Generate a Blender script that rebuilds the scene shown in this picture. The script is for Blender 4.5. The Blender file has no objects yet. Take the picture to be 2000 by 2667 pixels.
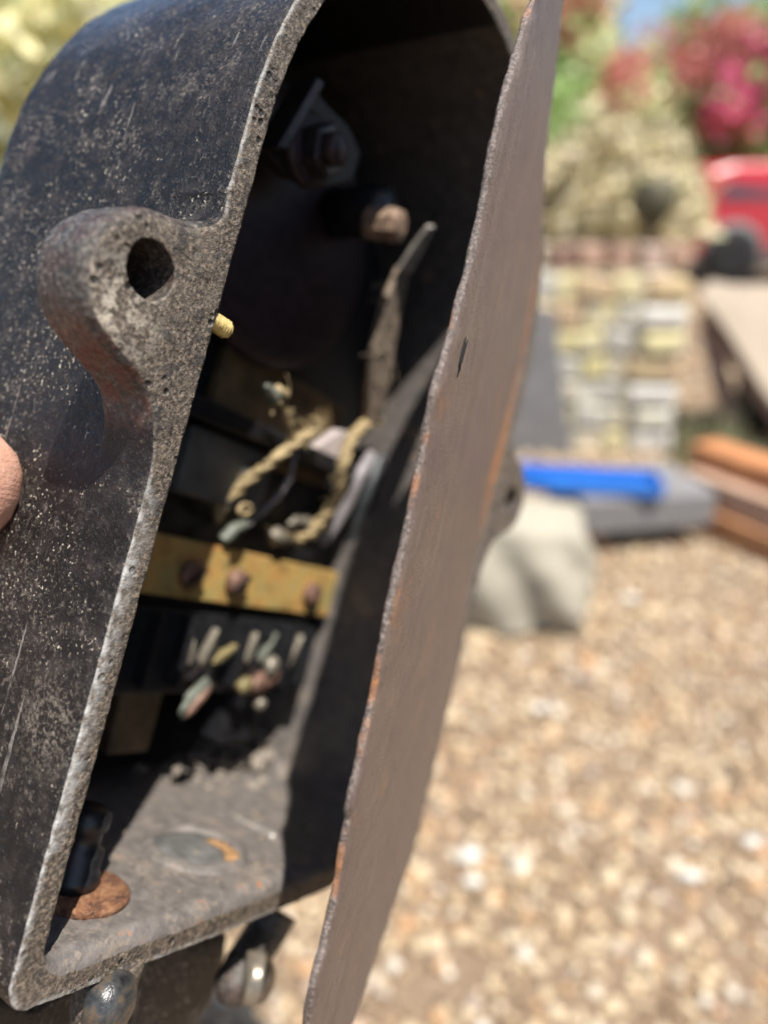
import bpy, bmesh, math, random
import numpy as np
from mathutils import Vector, Matrix, noise
from mathutils.geometry import delaunay_2d_cdt

random.seed(7)
rng = np.random.default_rng(7)
sc = bpy.context.scene
col = sc.collection
R = math.radians

# ------------------------------------------------------------------ camera
CAM_H = 1.0
PITCH = 23.0
F, CX, CY = 1940.0, 1000.0, 1333.5          # focal length in pixels of the 2000 x 2667 photograph
cam = bpy.data.cameras.new('camera')
camo = bpy.data.objects.new('camera', cam)
col.objects.link(camo)
camo.location = (0, 0, CAM_H)
camo.rotation_euler = (R(90 - PITCH), 0, 0)
cam.sensor_fit = 'VERTICAL'
cam.sensor_height = 24.0
cam.lens = 24.0 * F / 2667.0
cam.clip_start = 0.01
cam.clip_end = 500
cam.dof.use_dof = True
cam.dof.focus_distance = 0.204
cam.dof.aperture_fstop = cam.lens / 6.4
sc.camera = camo

# camera axes in the world
AX = Vector((1, 0, 0))
AY = Vector((0, math.sin(R(PITCH)), math.cos(R(PITCH))))
AF = Vector((0, math.cos(R(PITCH)), -math.sin(R(PITCH))))
def c2w(v):                                   # (right, up, forward) -> world direction
    return AX * v[0] + AY * v[1] + AF * v[2]

# frame of the iron box, measured from the photograph (right, up, forward)
P0 = c2w((-0.0875635, -0.1159448, 0.19)) + Vector((0, 0, CAM_H))
W = c2w((0.50245976, -0.19086473, 0.84327032))
U = c2w((0.24019403, 0.96775144, 0.07592083))
D = c2w((-0.83056668, 0.16440134, 0.53210073))
BOX = Matrix(((W.x, U.x, -D.x, P0.x), (W.y, U.y, -D.y, P0.y), (W.z, U.z, -D.z, P0.z), (0, 0, 0, 1)))
BOXI = BOX.inverted()
SUN = (W * -0.54 + U * 0.734 - D * 0.41).normalized()
CAMP = Vector((0, 0, CAM_H))

# ------------------------------------------------------------------ world and sun
el = math.asin(SUN.z)
az = math.atan2(SUN.x, SUN.y)
world = bpy.data.worlds.new('World')
sc.world = world
world.use_nodes = True
nt = world.node_tree
sky = nt.nodes.new('ShaderNodeTexSky')
sky.sky_type = 'NISHITA'
sky.sun_disc = False
sky.sun_elevation = el
sky.sun_rotation = az
sky.air_density = 1.0
sky.dust_density = 1.0
bg = nt.nodes['Background']
nt.links.new(sky.outputs[0], bg.inputs['Color'])
bg.inputs['Strength'].default_value = 0.095
sl = bpy.data.lights.new('sun', 'SUN')
sl.energy = 5.0
sl.angle = R(0.53)
sl.color = (1.0, 0.95, 0.87)
so = bpy.data.objects.new('sun', sl)
col.objects.link(so)
so.rotation_euler = SUN.to_track_quat('Z', 'Y').to_euler()
sc.view_settings.view_transform = 'Standard'
sc.view_settings.look = 'None'
sc.view_settings.exposure = 0.8
sc.view_settings.gamma = 1.0
sc.view_settings.use_curve_mapping = False
sc.render.engine = 'CYCLES'
sc.cycles.use_denoising = True
try:
    sc.cycles.denoiser = 'OPENIMAGEDENOISE'
    sc.cycles.denoising_prefilter = 'ACCURATE'
except Exception:
    pass
sc.cycles.max_bounces = 8
sc.cycles.sample_clamp_indirect = 4.0

# ------------------------------------------------------------------ helpers
def ray(px, py):
    return c2w(((px - CX) / F, (CY - py) / F, 1.0))
def G(px, py, z=0.0):                          # point of a level plane seen at a pixel
    r = ray(px, py)
    return CAMP + r * ((z - CAM_H) / r.z)
def V(px, py, Y):                              # point at ground distance Y seen at a pixel
    r = ray(px, py)
    return CAMP + r * (Y / r.y)
def Bd(px, py, d):                             # box coordinates of a pixel on the plane at depth d in the box
    o = BOXI @ CAMP
    r = BOXI.to_3x3() @ ray(px, py)
    return o + r * ((-d - o.z) / r.z)
def Bu(px, py, u):                             # ... on the level u above the box floor
    o = BOXI @ CAMP
    r = BOXI.to_3x3() @ ray(px, py)
    return o + r * ((u - o.y) / r.y)
def Bw(px, py, w):
    o = BOXI @ CAMP
    r = BOXI.to_3x3() @ ray(px, py)
    return o + r * ((w - o.x) / r.x)

def lin(r, g, b):
    f = lambda c: (c / 12.92 if c <= 0.04045 else ((c + 0.055) / 1.055) ** 2.4)
    return (f(r / 255), f(g / 255), f(b / 255), 1)

def tag(o, label=None, cat=None, group=None, kind=None):
    if label: o['label'] = label
    if cat: o['category'] = cat
    if group: o['group'] = group
    if kind: o['kind'] = kind
    return o
def empty(name, loc, label=None, cat=None, group=None, rz=0.0):
    o = bpy.data.objects.new(name, None)
    o.empty_display_size = 0.05
    col.objects.link(o)
    o.location = loc
    o.rotation_euler = (0, 0, rz)
    return tag(o, label, cat, group)

def link(name, me, mats, parent=None):
    o = bpy.data.objects.new(name, me)
    col.objects.link(o)
    if not isinstance(mats, (list, tuple)): mats = [mats]
    for m in mats: me.materials.append(m)
    if parent is not None: o.parent = parent
    return o

class MB:
    def __init__(s): s.v = []; s.f = []; s.sm = []
    def add(s, v, f, smooth=False):
        n = len(s.v)
        s.v += [tuple(p) for p in v]
        s.f += [tuple(i + n for i in q) for q in f]
        s.sm += [smooth] * len(f)
        return s
    def build(s, name, mats, parent=None, bevel=0.0, disp=0.0, dscale=100.0, sub=0):
        me = bpy.data.meshes.new(name)
        me.from_pydata(s.v, [], s.f)
        for p, q in zip(me.polygons, s.sm): p.use_smooth = q
        bm = bmesh.new(); bm.from_mesh(me)
        bmesh.ops.recalc_face_normals(bm, faces=bm.faces)
        if bevel:
            bmesh.ops.bevel(bm, geom=[e for e in bm.edges if e.is_manifold and e.calc_face_angle(0) > 0.5], offset=bevel, segments=2, affect='EDGES', profile=0.5, clamp_overlap=True)
        if sub:
            bmesh.ops.subdivide_edges(bm, edges=bm.edges[:], cuts=sub, use_grid_fill=True)
        if disp:
            bm.normal_update()
            for v in bm.verts:
                v.co += v.normal * disp * noise.noise(v.co * dscale)
        bm.to_mesh(me); bm.free()
        if disp:
            for p in me.polygons: p.use_smooth = True
        return link(name, me, mats, parent)
    def box(s, c, h, M=None):
        c = Vector(c)
        vs = []
        for z in (-1, 1):
            for x, y in ((-1, -1), (1, -1), (1, 1), (-1, 1)):
                p = Vector((x * h[0], y * h[1], z * h[2]))
                if M is not None: p = M @ p
                vs.append(c + p)
        return s.add(vs, [(3, 2, 1, 0), (4, 5, 6, 7), (0, 1, 5, 4), (1, 2, 6, 5), (2, 3, 7, 6), (3, 0, 4, 7)])
    def lathe(s, base, axis, prof, n=24, smooth=True, ref=None):   # prof: list of (radius, height)
        axis = Vector(axis).normalized()
        a = Vector(ref) if ref is not None else axis.orthogonal()
        a = (a - axis * a.dot(axis)).normalized(); b = axis.cross(a)
        base = Vector(base); vs = []; fs = []
        for r, h in prof:
            for k in range(n):
                t = 2 * math.pi * k / n
                vs.append(base + axis * h + (a * math.cos(t) + b * math.sin(t)) * r)
        m = len(prof)
        for i in range(m - 1):
            for k in range(n):
                fs.append((i * n + k, i * n + (k + 1) % n, (i + 1) * n + (k + 1) % n, (i + 1) * n + k))
        fs.append(tuple(range(n))[::-1]); fs.append(tuple((m - 1) * n + k for k in range(n)))
        return s.add(vs, fs, smooth)
    def tube(s, pts, rad, n=10, wob=0.0, flat=1.0):
        pts = [Vector(p) for p in pts]
        # smooth (Catmull-Rom) resample
        out = []; rr = []
        if not isinstance(rad, (list, tuple)): rad = [rad] * len(pts)
        for i in range(len(pts) - 1):
            p0 = pts[max(i - 1, 0)]; p1 = pts[i]; p2 = pts[i + 1]; p3 = pts[min(i + 2, len(pts) - 1)]
            for k in range(6):
                t = k / 6
                out.append(0.5 * ((2 * p1) + (p2 - p0) * t + (2 * p0 - 5 * p1 + 4 * p2 - p3) * t * t + (3 * p1 - p0 - 3 * p2 + p3) * t ** 3))
                rr.append(rad[i] * (1 - t) + rad[i + 1] * t)
        out.append(pts[-1]); rr.append(rad[-1])
        vs = []; fs = []
        t0 = (out[1] - out[0]).normalized(); a = t0.orthogonal().normalized()
        for i, p in enumerate(out):
            t = (out[min(i + 1, len(out) - 1)] - out[max(i - 1, 0)]).normalized()
            a = (a - t * a.dot(t)).normalized(); b = t.cross(a)
            for k in range(n):
                th = 2 * math.pi * k / n
                r = rr[i] * (1 + wob * random.uniform(-1, 1))
                vs.append(p + (a * math.cos(th) + b * math.sin(th) * flat) * r)
        for i in range(len(out) - 1):
            for k in range(n):
                fs.append((i * n + k, i * n + (k + 1) % n, (i + 1) * n + (k + 1) % n, (i + 1) * n + k))
        fs.append(tuple(range(n))[::-1]); fs.append(tuple((len(out) - 1) * n + k for k in range(n)))
        return s.add(vs, fs, True)
    def prism(s, poly, z0, z1, f=lambda x, y, z: (x, y, z)):
        n = len(poly)
        vs = [f(x, y, z0) for x, y in poly] + [f(x, y, z1) for x, y in poly]
        fs = [tuple(range(n))[::-1], tuple(range(n, 2 * n))] + [(i, (i + 1) % n, n + (i + 1) % n, n + i) for i in range(n)]
        return s.add(vs, fs)
    def blob(s, c, r, amp=0.25, seed=0, sub=2, M=None, freq=1.5):
        bm = bmesh.new(); bmesh.ops.create_icosphere(bm, subdivisions=sub, radius=1.0)
        vs = []
        for v in bm.verts:
            p = v.co * (1 + amp * noise.noise(v.co * freq + Vector((seed * 7.3, seed * 3.1, 1.7))))
            p = Vector((p.x * r[0], p.y * r[1], p.z * r[2]))
            if M is not None: p = M @ p
            vs.append(Vector(c) + p)
        fs = [tuple(v.index for v in f.verts) for f in bm.faces]
        bm.free()
        return s.add(vs, fs, True)

# ------------------------------------------------------------------ node material helper
class NM:
    def __init__(s, name):
        s.m = bpy.data.materials.new(name); s.m.use_nodes = True
        s.t = s.m.node_tree; s.b = s.t.nodes['Principled BSDF']
        s.tc = s.t.nodes.new('ShaderNodeTexCoord'); s.co = s.tc.outputs['Object']
    def n(s, typ, **kw):
        nd = s.t.nodes.new(typ)
        for k, v in kw.items(): setattr(nd, k, v)
        return nd
    def l(s, a, b): s.t.links.new(a, b)
    def noise(s, scale, detail=4, rough=0.6, co=None, dist=0.0):
        x = s.n('ShaderNodeTexNoise'); s.l(co or s.co, x.inputs['Vector'])
        x.inputs['Scale'].default_value = scale; x.inputs['Detail'].default_value = detail
        x.inputs['Roughness'].default_value = rough; x.inputs['Distortion'].default_value = dist
        return x.outputs['Fac']
    def vor(s, scale, feat='F1', co=None):
        x = s.n('ShaderNodeTexVoronoi', feature=feat); s.l(co or s.co, x.inputs['Vector'])
        x.inputs['Scale'].default_value = scale
        return x.outputs['Distance']
    def ramp(s, fac, *stops):
        r = s.n('ShaderNodeValToRGB'); s.l(fac, r.inputs[0])
        e = r.color_ramp.elements
        while len(e) < len(stops): e.new(0.5)
        for q, (p, c) in zip(e, stops):
            q.position = p; q.color = c if not isinstance(c, (int, float)) else (c, c, c, 1)
        return r.outputs[0]
    def mapr(s, fac, a, b, c=0.0, d=1.0):
        x = s.n('ShaderNodeMapRange'); s.l(fac, x.inputs[0])
        for i, q in enumerate((a, b, c, d)): x.inputs[1 + i].default_value = q
        return x.outputs[0]
    def mix(s, fac, a, b):
        x = s.n('ShaderNodeMix', data_type='RGBA')
        if hasattr(fac, 'links'): s.l(fac, x.inputs[0])
        else: x.inputs[0].default_value = fac
        for q, i in ((a, 6), (b, 7)):
            if hasattr(q, 'links'): s.l(q, x.inputs[i])
            else: x.inputs[i].default_value = q
        return x.outputs[2]
    def math(s, op, a, b=0.0):
        x = s.n('ShaderNodeMath', operation=op)
        for q, i in ((a, 0), (b, 1)):
            if hasattr(q, 'links'): s.l(q, x.inputs[i])
            else: x.inputs[i].default_value = q
        return x.outputs[0]
    def scaled(s, v):
        x = s.n('ShaderNodeMapping'); s.l(s.co, x.inputs[0]); x.inputs['Scale'].default_value = v
        return x.outputs[0]
    def attr(s, name):
        x = s.n('ShaderNodeAttribute'); x.attribute_name = name
        return x.outputs['Fac']
    def near(s, p, r0, r1):
        x = s.n('ShaderNodeVectorMath', operation='DISTANCE'); s.l(s.co, x.inputs[0]); x.inputs[1].default_value = p
        return s.mapr(x.outputs['Value'], r0, r1, 1.0, 0.0)
    def color(s, c):
        if hasattr(c, 'links'): s.l(c, s.b.inputs['Base Color'])
        else: s.b.inputs['Base Color'].default_value = c
        return s
    def rough(s, r):
        if hasattr(r, 'links'): s.l(r, s.b.inputs['Roughness'])
        else: s.b.inputs['Roughness'].default_value = r
        return s
    def metal(s, v): s.b.inputs['Metallic'].default_value = v; return s
    def bump(s, h, dist, strength=1.0):
        x = s.n('ShaderNodeBump'); s.l(h, x.inputs['Height'])
        x.inputs['Distance'].default_value = dist; x.inputs['Strength'].default_value = strength
        s.l(x.outputs[0], s.b.inputs['Normal'])
        return s

def plain(name, c, rough=0.6, metal=0.0, var=0.25, scale=300, bump=0.0002):
    m = NM(name); f = m.noise(scale)
    d = tuple(x * (1 - var) for x in c[:3]) + (1,)
    e = tuple(min(1, x * (1 + var)) for x in c[:3]) + (1,)
    m.color(m.ramp(f, (0.3, d), (0.7, e))).rough(rough).metal(metal)
    if bump: m.bump(f, bump, 0.6)
    return m.m

# ---- iron box materials (object space is metres)
def mat_paint():
    m = NM('black_casting_paint')
    big = m.noise(28, 3); mid = m.noise(160, 4); fine = m.noise(900, 3, 0.65); spk = m.noise(480, 5, 0.75)
    base = m.ramp(big, (0.35, (0.0055, 0.0049, 0.005, 1)), (0.55, (0.0088, 0.0074, 0.0074, 1)), (0.72, (0.018, 0.0125, 0.0115, 1)))
    base = m.mix(m.mapr(mid, 0.48, 0.7, 0, 0.8), base, (0.034, 0.027, 0.024, 1))
    thr = m.math('ADD', spk, m.math('MULTIPLY', m.math('SUBTRACT', m.noise(45, 3), 0.5), 0.3))
    base = m.mix(m.mapr(thr, 0.56, 0.67, 0, 0.9), base, (0.12, 0.1, 0.084, 1))
    base = m.mix(m.mapr(thr, 0.44, 0.3, 0, 0.8), base, (0.006, 0.006, 0.007, 1))
    dots = m.math('MULTIPLY', m.mapr(m.noise(760, 2, 0.5), 0.62, 0.68), m.mapr(m.math('ADD', m.noise(110, 2), m.math('MULTIPLY', m.noise(22, 2), 0.9)), 0.9, 1.12))
    blot = m.math('MULTIPLY', m.mapr(m.noise(55, 5, 0.75), 0.58, 0.68), m.mapr(fine, 0.42, 0.58))
    base = m.mix(m.math('MULTIPLY', blot, 0.55), base, (0.2, 0.17, 0.14, 1))
    base = m.mix(m.math('MULTIPLY', dots, 0.9), base, (0.5, 0.44, 0.35, 1))
    d1 = m.math('MULTIPLY', m.near((0.0, 0.262, -0.018), 0.0, 0.026), m.mapr(m.noise(800, 3, 0.7), 0.54, 0.66))
    d2 = m.math('MULTIPLY', m.near((-0.008, 0.060, -0.011), 0.0, 0.018), m.mapr(m.math('ADD', m.noise(800, 3, 0.7), m.math('MULTIPLY', mid, 0.4)), 0.68, 0.8))
    d3 = m.math('MULTIPLY', m.near((-0.008, 0.085, -0.045), 0.0, 0.03), m.mapr(m.noise(900, 3, 0.7), 0.58, 0.68))
    dd = m.math('MAXIMUM', d1, m.math('MAXIMUM', d2, d3))
    base = m.mix(m.math('MULTIPLY', m.math('MULTIPLY', dd, 0.75), m.mapr(fine, 0.36, 0.56, 0.25, 1.0)), base, (0.28, 0.24, 0.19, 1))
    # a few long hairline scratches
    sc_ = m.math('MULTIPLY', m.mapr(m.noise(1, 1, 0.3, co=m.scaled((420, 14, 420))), 0.71, 0.73), m.mapr(m.noise(70, 2), 0.45, 0.55))
    base = m.mix(m.math('MULTIPLY', sc_, 0.5), base, (0.3, 0.27, 0.24, 1))
    # bare, rusty iron on the lug runs out into the paint
    la = m.noise(650, 4, 0.72); lb = m.noise(120, 3)
    lug_c = m.ramp(la, (0.34, (0.016, 0.013, 0.012, 1)), (0.52, (0.072, 0.063, 0.056, 1)), (0.7, (0.21, 0.185, 0.16, 1)))
    lug_c = m.mix(m.mapr(lb, 0.5, 0.7, 0, 0.6), lug_c, (0.065, 0.026, 0.019, 1))
    ru = m.math('MULTIPLY', m.near((-0.024, 0.146, -0.012), 0.008, 0.024), m.mapr(lb, 0.38, 0.56))
    lug_c = m.mix(m.math('MULTIPLY', ru, 0.85), lug_c, (0.11, 0.036, 0.022, 1))
    lw = m.mapr(m.math('ADD', m.attr('lug'), m.math('MULTIPLY', m.math('SUBTRACT', spk, 0.5), 0.9)), 0.35, 0.65)
    base = m.mix(lw, base, lug_c)
    m.color(base)
    sep = m.n('ShaderNodeSeparateXYZ'); m.l(m.co, sep.inputs[0])
    gl = m.mapr(m.math('ADD', sep.outputs['Y'], m.math('MULTIPLY', m.math('SUBTRACT', big, 0.5), 0.06)), 0.262, 0.305)
    m.rough(m.mix(gl, m.mapr(mid, 0.3, 0.7, 0.26, 0.46), m.mapr(mid, 0.3, 0.7, 0.2, 0.32)))
    m.l(m.mapr(gl, 0, 1, 0.36, 0.8), m.b.inputs['Specular IOR Level'])
    m.l(m.mapr(gl, 0, 1, 0.0, 0.8), m.b.inputs['Coat Weight'])
    m.b.inputs['Coat Roughness'].default_value = 0.16
    h = m.math('ADD', m.math('MULTIPLY', fine, 0.5), m.math('MULTIPLY', spk, 1.0))
    m.bump(h, 0.0009, 0.9)
    return m.m
def mat_rim():
    m = NM('bare_rim_iron')
    a = m.noise(760, 4, 0.75); b = m.noise(260, 4, 0.6); c = m.noise(70, 2)
    base = m.ramp(a, (0.36, (0.018, 0.014, 0.011, 1)), (0.5, (0.092, 0.072, 0.055, 1)), (0.64, (0.27, 0.215, 0.16, 1)))
    base = m.mix(m.mapr(b, 0.5, 0.7, 0, 0.75), base, (0.045, 0.038, 0.034, 1))
    base = m.mix(m.mapr(c, 0.45, 0.7, 0, 0.4), base, (0.18, 0.145, 0.11, 1))
    pk = m.math('MULTIPLY', m.mapr(m.noise(130, 4, 0.7), 0.56, 0.62), 0.75)
    base = m.mix(pk, base, (0.03, 0.026, 0.024, 1))
    whit = m.math('MULTIPLY', m.near((-0.031, 0.163, 0.0), 0.0, 0.017), m.mapr(m.math('ADD', b, m.math('MULTIPLY', a, 0.5)), 0.72, 0.84))
    base = m.mix(whit, base, (0.5, 0.44, 0.35, 1))
    pit = m.math('MULTIPLY', m.mapr(m.vor(230), 0.14, 0.28, 1, 0), m.mapr(m.noise(90, 1), 0.5, 0.58))
    base = m.mix(pit, base, (0.025, 0.022, 0.02, 1))
    w = m.attr('wear')
    base = m.mix(m.math('MULTIPLY', w, m.mapr(b, 0.38, 0.6, 0.1, 1.0)), base, (0.42, 0.41, 0.39, 1))
    m.color(base).rough(m.mapr(b, 0.3, 0.7, 0.38, 0.68))
    h = m.math('SUBTRACT', m.math('ADD', a, m.math('MULTIPLY', b, 0.8)), m.math('MULTIPLY', pit, 1.2))
    m.bump(h, 0.0008, 1.0)
    return m.m
def mat_lugside():
    m = NM('lug_side_iron')
    a = m.noise(650, 4, 0.72); b = m.noise(120, 3)
    base = m.ramp(a, (0.34, (0.014, 0.0115, 0.0105, 1)), (0.52, (0.06, 0.05, 0.043, 1)), (0.7, (0.17, 0.14, 0.115, 1)))
    base = m.mix(m.mapr(b, 0.5, 0.7, 0, 0.55), base, (0.06, 0.025, 0.018, 1))
    m.color(base).rough(0.55).bump(a, 0.0004, 0.8)
    return m.m
def mat_inner():
    m = NM('inner_casting_paint')
    a = m.noise(500, 4, 0.7); b = m.noise(60, 3); c = m.noise(180, 4)
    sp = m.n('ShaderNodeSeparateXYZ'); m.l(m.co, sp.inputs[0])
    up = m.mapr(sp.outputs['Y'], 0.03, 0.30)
    base = m.mix(up, m.ramp(c, (0.3, (0.08, 0.072, 0.068, 1)), (0.7, (0.185, 0.165, 0.152, 1))), m.ramp(c, (0.3, (0.036, 0.031, 0.029, 1)), (0.7, (0.085, 0.072, 0.066, 1))))  # upper wall toned darker: the box's inner shade is put into the colour
    dust = m.mapr(m.math('ADD', a, m.math('SUBTRACT', b, 0.5)), 0.55, 0.72)
    base = m.mix(m.math('MULTIPLY', dust, m.mapr(up, 0, 1, 1.0, 0.25)), base, (0.21, 0.175, 0.145, 1))
    rust = m.math('MULTIPLY', m.mapr(c, 0.62, 0.72), m.mapr(b, 0.5, 0.6))
    base = m.mix(rust, base, (0.35, 0.13, 0.04, 1))
    m.color(base).rough(0.6).bump(a, 0.0006, 0.7)
    return m.m
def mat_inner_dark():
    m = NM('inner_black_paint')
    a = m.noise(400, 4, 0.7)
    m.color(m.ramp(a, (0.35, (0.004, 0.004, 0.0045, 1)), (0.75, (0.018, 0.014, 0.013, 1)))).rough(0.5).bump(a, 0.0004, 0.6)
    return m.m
def mat_lid():
    m = NM('brown_lid_paint')
    st = m.noise(1, 3, 0.6, co=m.scaled((700, 14, 700))); fn = m.noise(1200, 3, 0.7); b = m.noise(30, 2)
    base = m.ramp(st, (0.3, (0.118, 0.085, 0.067, 1)), (0.7, (0.175, 0.132, 0.104, 1)))
    base = m.mix(m.mapr(fn, 0.6, 0.72, 0, 0.5), base, (0.34, 0.27, 0.2, 1))
    mo = m.noise(90, 4, 0.7)
    base = m.mix(m.mapr(mo, 0.4, 0.68, 0, 0.55), base, (0.082, 0.057, 0.053, 1))
    base = m.mix(m.mapr(b, 0.4, 0.65, 0, 0.5), base, (0.115, 0.08, 0.075, 1))
    pits = m.mapr(m.noise(520, 3, 0.6), 0.62, 0.7, 0, 0.7)
    base = m.mix(pits, base, (0.05, 0.034, 0.028, 1))
    st2 = m.noise(1, 2, 0.5, co=m.scaled((220, 5, 220)))
    base = m.mix(m.mapr(st2, 0.55, 0.8, 0, 0.35), base, (0.24, 0.19, 0.15, 1))
    rs = m.math('MULTIPLY', m.mapr(m.noise(38, 3), 0.56, 0.66), m.mapr(m.noise(300, 3), 0.45, 0.6))
    base = m.mix(m.math('MULTIPLY', rs, 0.5), base, (0.26, 0.12, 0.05, 1))
    rust = m.attr('rust')
    base = m.mix(m.math('MULTIPLY', rust, m.mapr(m.noise(140, 3), 0.34, 0.5)), base, (0.4, 0.165, 0.05, 1))
    m.color(base).rough(m.mapr(st, 0.3, 0.7, 0.42, 0.58)).bump(m.math('ADD', fn, m.math('ADD', m.math('MULTIPLY', st, 0.4), mo)), 0.0004, 0.8)
    return m.m
def mat_lidedge():
    m = NM('lid_cut_edge')
    a = m.noise(1100, 4, 0.75); b = m.noise(55, 3)
    base = m.ramp(a, (0.32, (0.03, 0.024, 0.02, 1)), (0.52, (0.13, 0.10, 0.085, 1)), (0.72, (0.36, 0.3, 0.26, 1)))
    base = m.mix(m.mapr(b, 0.53, 0.66, 0, 0.8), base, (0.38, 0.16, 0.06, 1))
    m.color(base).rough(0.45).bump(a, 0.0006, 0.9)
    return m.m

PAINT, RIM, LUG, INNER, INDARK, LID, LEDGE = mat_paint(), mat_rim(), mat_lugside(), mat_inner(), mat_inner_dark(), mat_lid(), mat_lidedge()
BLACK = plain('black_bakelite', (0.012, 0.012, 0.014, 1), 0.4, var=0.5, scale=200)
BROWNB = plain('brown_board', (0.11, 0.07, 0.032, 1), 0.6, var=0.6, scale=70)
GREYB = plain('grey_porcelain', (0.1, 0.1, 0.094, 1), 0.5, var=0.3, scale=90)
DARKM = plain('dark_steel', (0.045, 0.038, 0.04, 1), 0.38, 0.5, var=0.5, scale=250)
GUNM = plain('purple_brown_steel', (0.042, 0.026, 0.029, 1), 0.5, 0.2, var=0.4, scale=180)
GUNK = plain('oily_black_steel', (0.016, 0.013, 0.014, 1), 0.5, 0.2, var=0.5, scale=150)
TARN = plain('tarnished_brass', (0.22, 0.18, 0.085, 1), 0.5, 0.2, var=0.6, scale=300)
STRAPM = plain('dusty_strap', (0.2, 0.155, 0.115, 1), 0.85, var=0.6, scale=260, bump=0.0008)
def mat_rustw():
    m = NM('mottled_rust'); a = m.noise(220, 5, 0.7); b = m.noise(900, 3, 0.7)
    base = m.ramp(a, (0.36, (0.05, 0.022, 0.014, 1)), (0.5, (0.17, 0.068, 0.03, 1)), (0.66, (0.27, 0.14, 0.07, 1)))
    m.color(m.mix(m.mapr(b, 0.52, 0.7, 0, 0.6), base, (0.3, 0.2, 0.13, 1))).rough(0.9).bump(m.math('ADD', a, b), 0.0008, 0.9)
    return m.m
RUSTW = mat_rustw()
RUSTB = plain('rusty_bolt', (0.22, 0.145, 0.1, 1), 0.7, 0.1, var=0.6, scale=260, bump=0.0008)
GRIT = plain('tan_grit', (0.17, 0.14, 0.112, 1), 0.95, var=0.4, scale=500, bump=0.0004)
BRASS = plain('bright_brass', (0.66, 0.5, 0.2, 1), 0.36, 0.3, var=0.25, scale=500, bump=0.0003)
COPPER = plain('brown_copper', (0.17, 0.095, 0.07, 1), 0.5, 0.25, var=0.6, scale=260)
STEEL = plain('grey_steel', (0.36, 0.33, 0.3, 1), 0.42, 0.4, var=0.3, scale=200)
WIREC = plain('cream_braid', (0.31, 0.235, 0.125, 1), 0.85, var=0.6, scale=500, bump=0.0006)
WIREG = plain('grey_sleeve', (0.24, 0.22, 0.23, 1), 0.55, var=0.3, scale=400)
WIREK = plain('dark_sleeve', (0.05, 0.055, 0.06, 1), 0.5, var=0.4, scale=400)
VERD = plain('verdigris_metal', (0.12, 0.13, 0.105, 1), 0.55, 0.2, var=0.45, scale=350)
PALEP = plain('pale_pink_porcelain', (0.42, 0.36, 0.35, 1), 0.4, var=0.1, scale=120)
CONT = plain('pale_contact_metal', (0.22, 0.195, 0.155, 1), 0.4, 0.35, var=0.35, scale=420)
RUST = plain('orange_rust', (0.19, 0.078, 0.038, 1), 0.85, var=0.45, scale=900, bump=0.0005)
OCHRE = plain('ochre_crust', (0.3, 0.17, 0.075, 1), 0.9, var=0.5, scale=400, bump=0.0005)
DUST = plain('pale_dust', (0.21, 0.18, 0.15, 1), 0.95, var=0.35, scale=500, bump=0.0006)
SCREWH = plain('polished_screw', (0.26, 0.225, 0.18, 1), 0.36, 0.55, var=0.4, scale=150)
PLUGM = plain('grey_plug_paint', (0.105, 0.104, 0.1, 1), 0.65, var=0.45, scale=120)
def mat_gold():
    m = NM('gold_brass_bar')
    a = m.noise(60, 3); b = m.noise(220, 3)
    base = m.ramp(a, (0.3, (0.34, 0.27, 0.1, 1)), (0.5, (0.46, 0.3, 0.1, 1)), (0.68, (0.5, 0.25, 0.085, 1)))
    base = m.mix(m.mapr(b, 0.55, 0.68, 0, 0.7), base, (0.3, 0.33, 0.15, 1))
    base = m.mix(m.mapr(m.noise(130, 5, 0.75), 0.52, 0.68, 0, 0.75), base, (0.16, 0.085, 0.03, 1))
    m.color(base).rough(0.42).metal(0.1).bump(b, 0.0003, 0.5)
    return m.m
GOLD = mat_gold()
def mat_wornscrew():
    m = NM('worn_dome_screw')
    a = m.noise(160, 3); b = m.noise(600, 3)
    base = m.ramp(a, (0.38, (0.02, 0.021, 0.023, 1)), (0.52, (0.06, 0.06, 0.06, 1)), (0.62, (0.12, 0.085, 0.055, 1)), (0.75, (0.17, 0.14, 0.1, 1)))
    m.color(base).rough(0.33).metal(0.3).bump(b, 0.0004, 0.6)
    return m.m
WORN = mat_wornscrew()

# ================================================================== THE IRON BOX
bw, bh, ba, off, dep = 0.2022, 0.2305, 0.1136, 0.0078, 0.12
box = empty('switch_box', (0, 0, 0), 'old black cast iron electrical box standing open, tilted in the foreground', 'electrical box')
box.matrix_world = BOX

def arc(cx, cy, r, a0, a1, n):
    return [(cx + r * math.cos(a0 + (a1 - a0) * k / n), cy + r * math.sin(a0 + (a1 - a0) * k / n)) for k in range(n)]
def resample(pts, step, closed=False):
    p = np.array(pts, float)
    if closed: p = np.vstack([p, p[:1]])
    d = np.r_[0, np.cumsum(np.linalg.norm(np.diff(p, axis=0), axis=1))]
    n = max(2, int(round(d[-1] / step)) + 1)
    t = np.linspace(0, d[-1], n)
    q = np.stack([np.interp(t, d, p[:, 0]), np.interp(t, d, p[:, 1])], 1)
    return q[:-1] if closed else q
def resample_n(pts, n):
    p = np.array(pts, float)
    d = np.r_[0, np.cumsum(np.linalg.norm(np.diff(p, axis=0), axis=1))]
    t = np.linspace(0, d[-1], n)
    return np.stack([np.interp(t, d, p[:, 0]), np.interp(t, d, p[:, 1])], 1)
def smooth_poly(p, it=2):
    p = np.array(p, float)
    for _ in range(it):
        q = [p[0]]
        for a, b in zip(p[:-1], p[1:]): q += [a * .75 + b * .25, a * .25 + b * .75]
        q.append(p[-1]); p = np.array(q)
    return p
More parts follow.
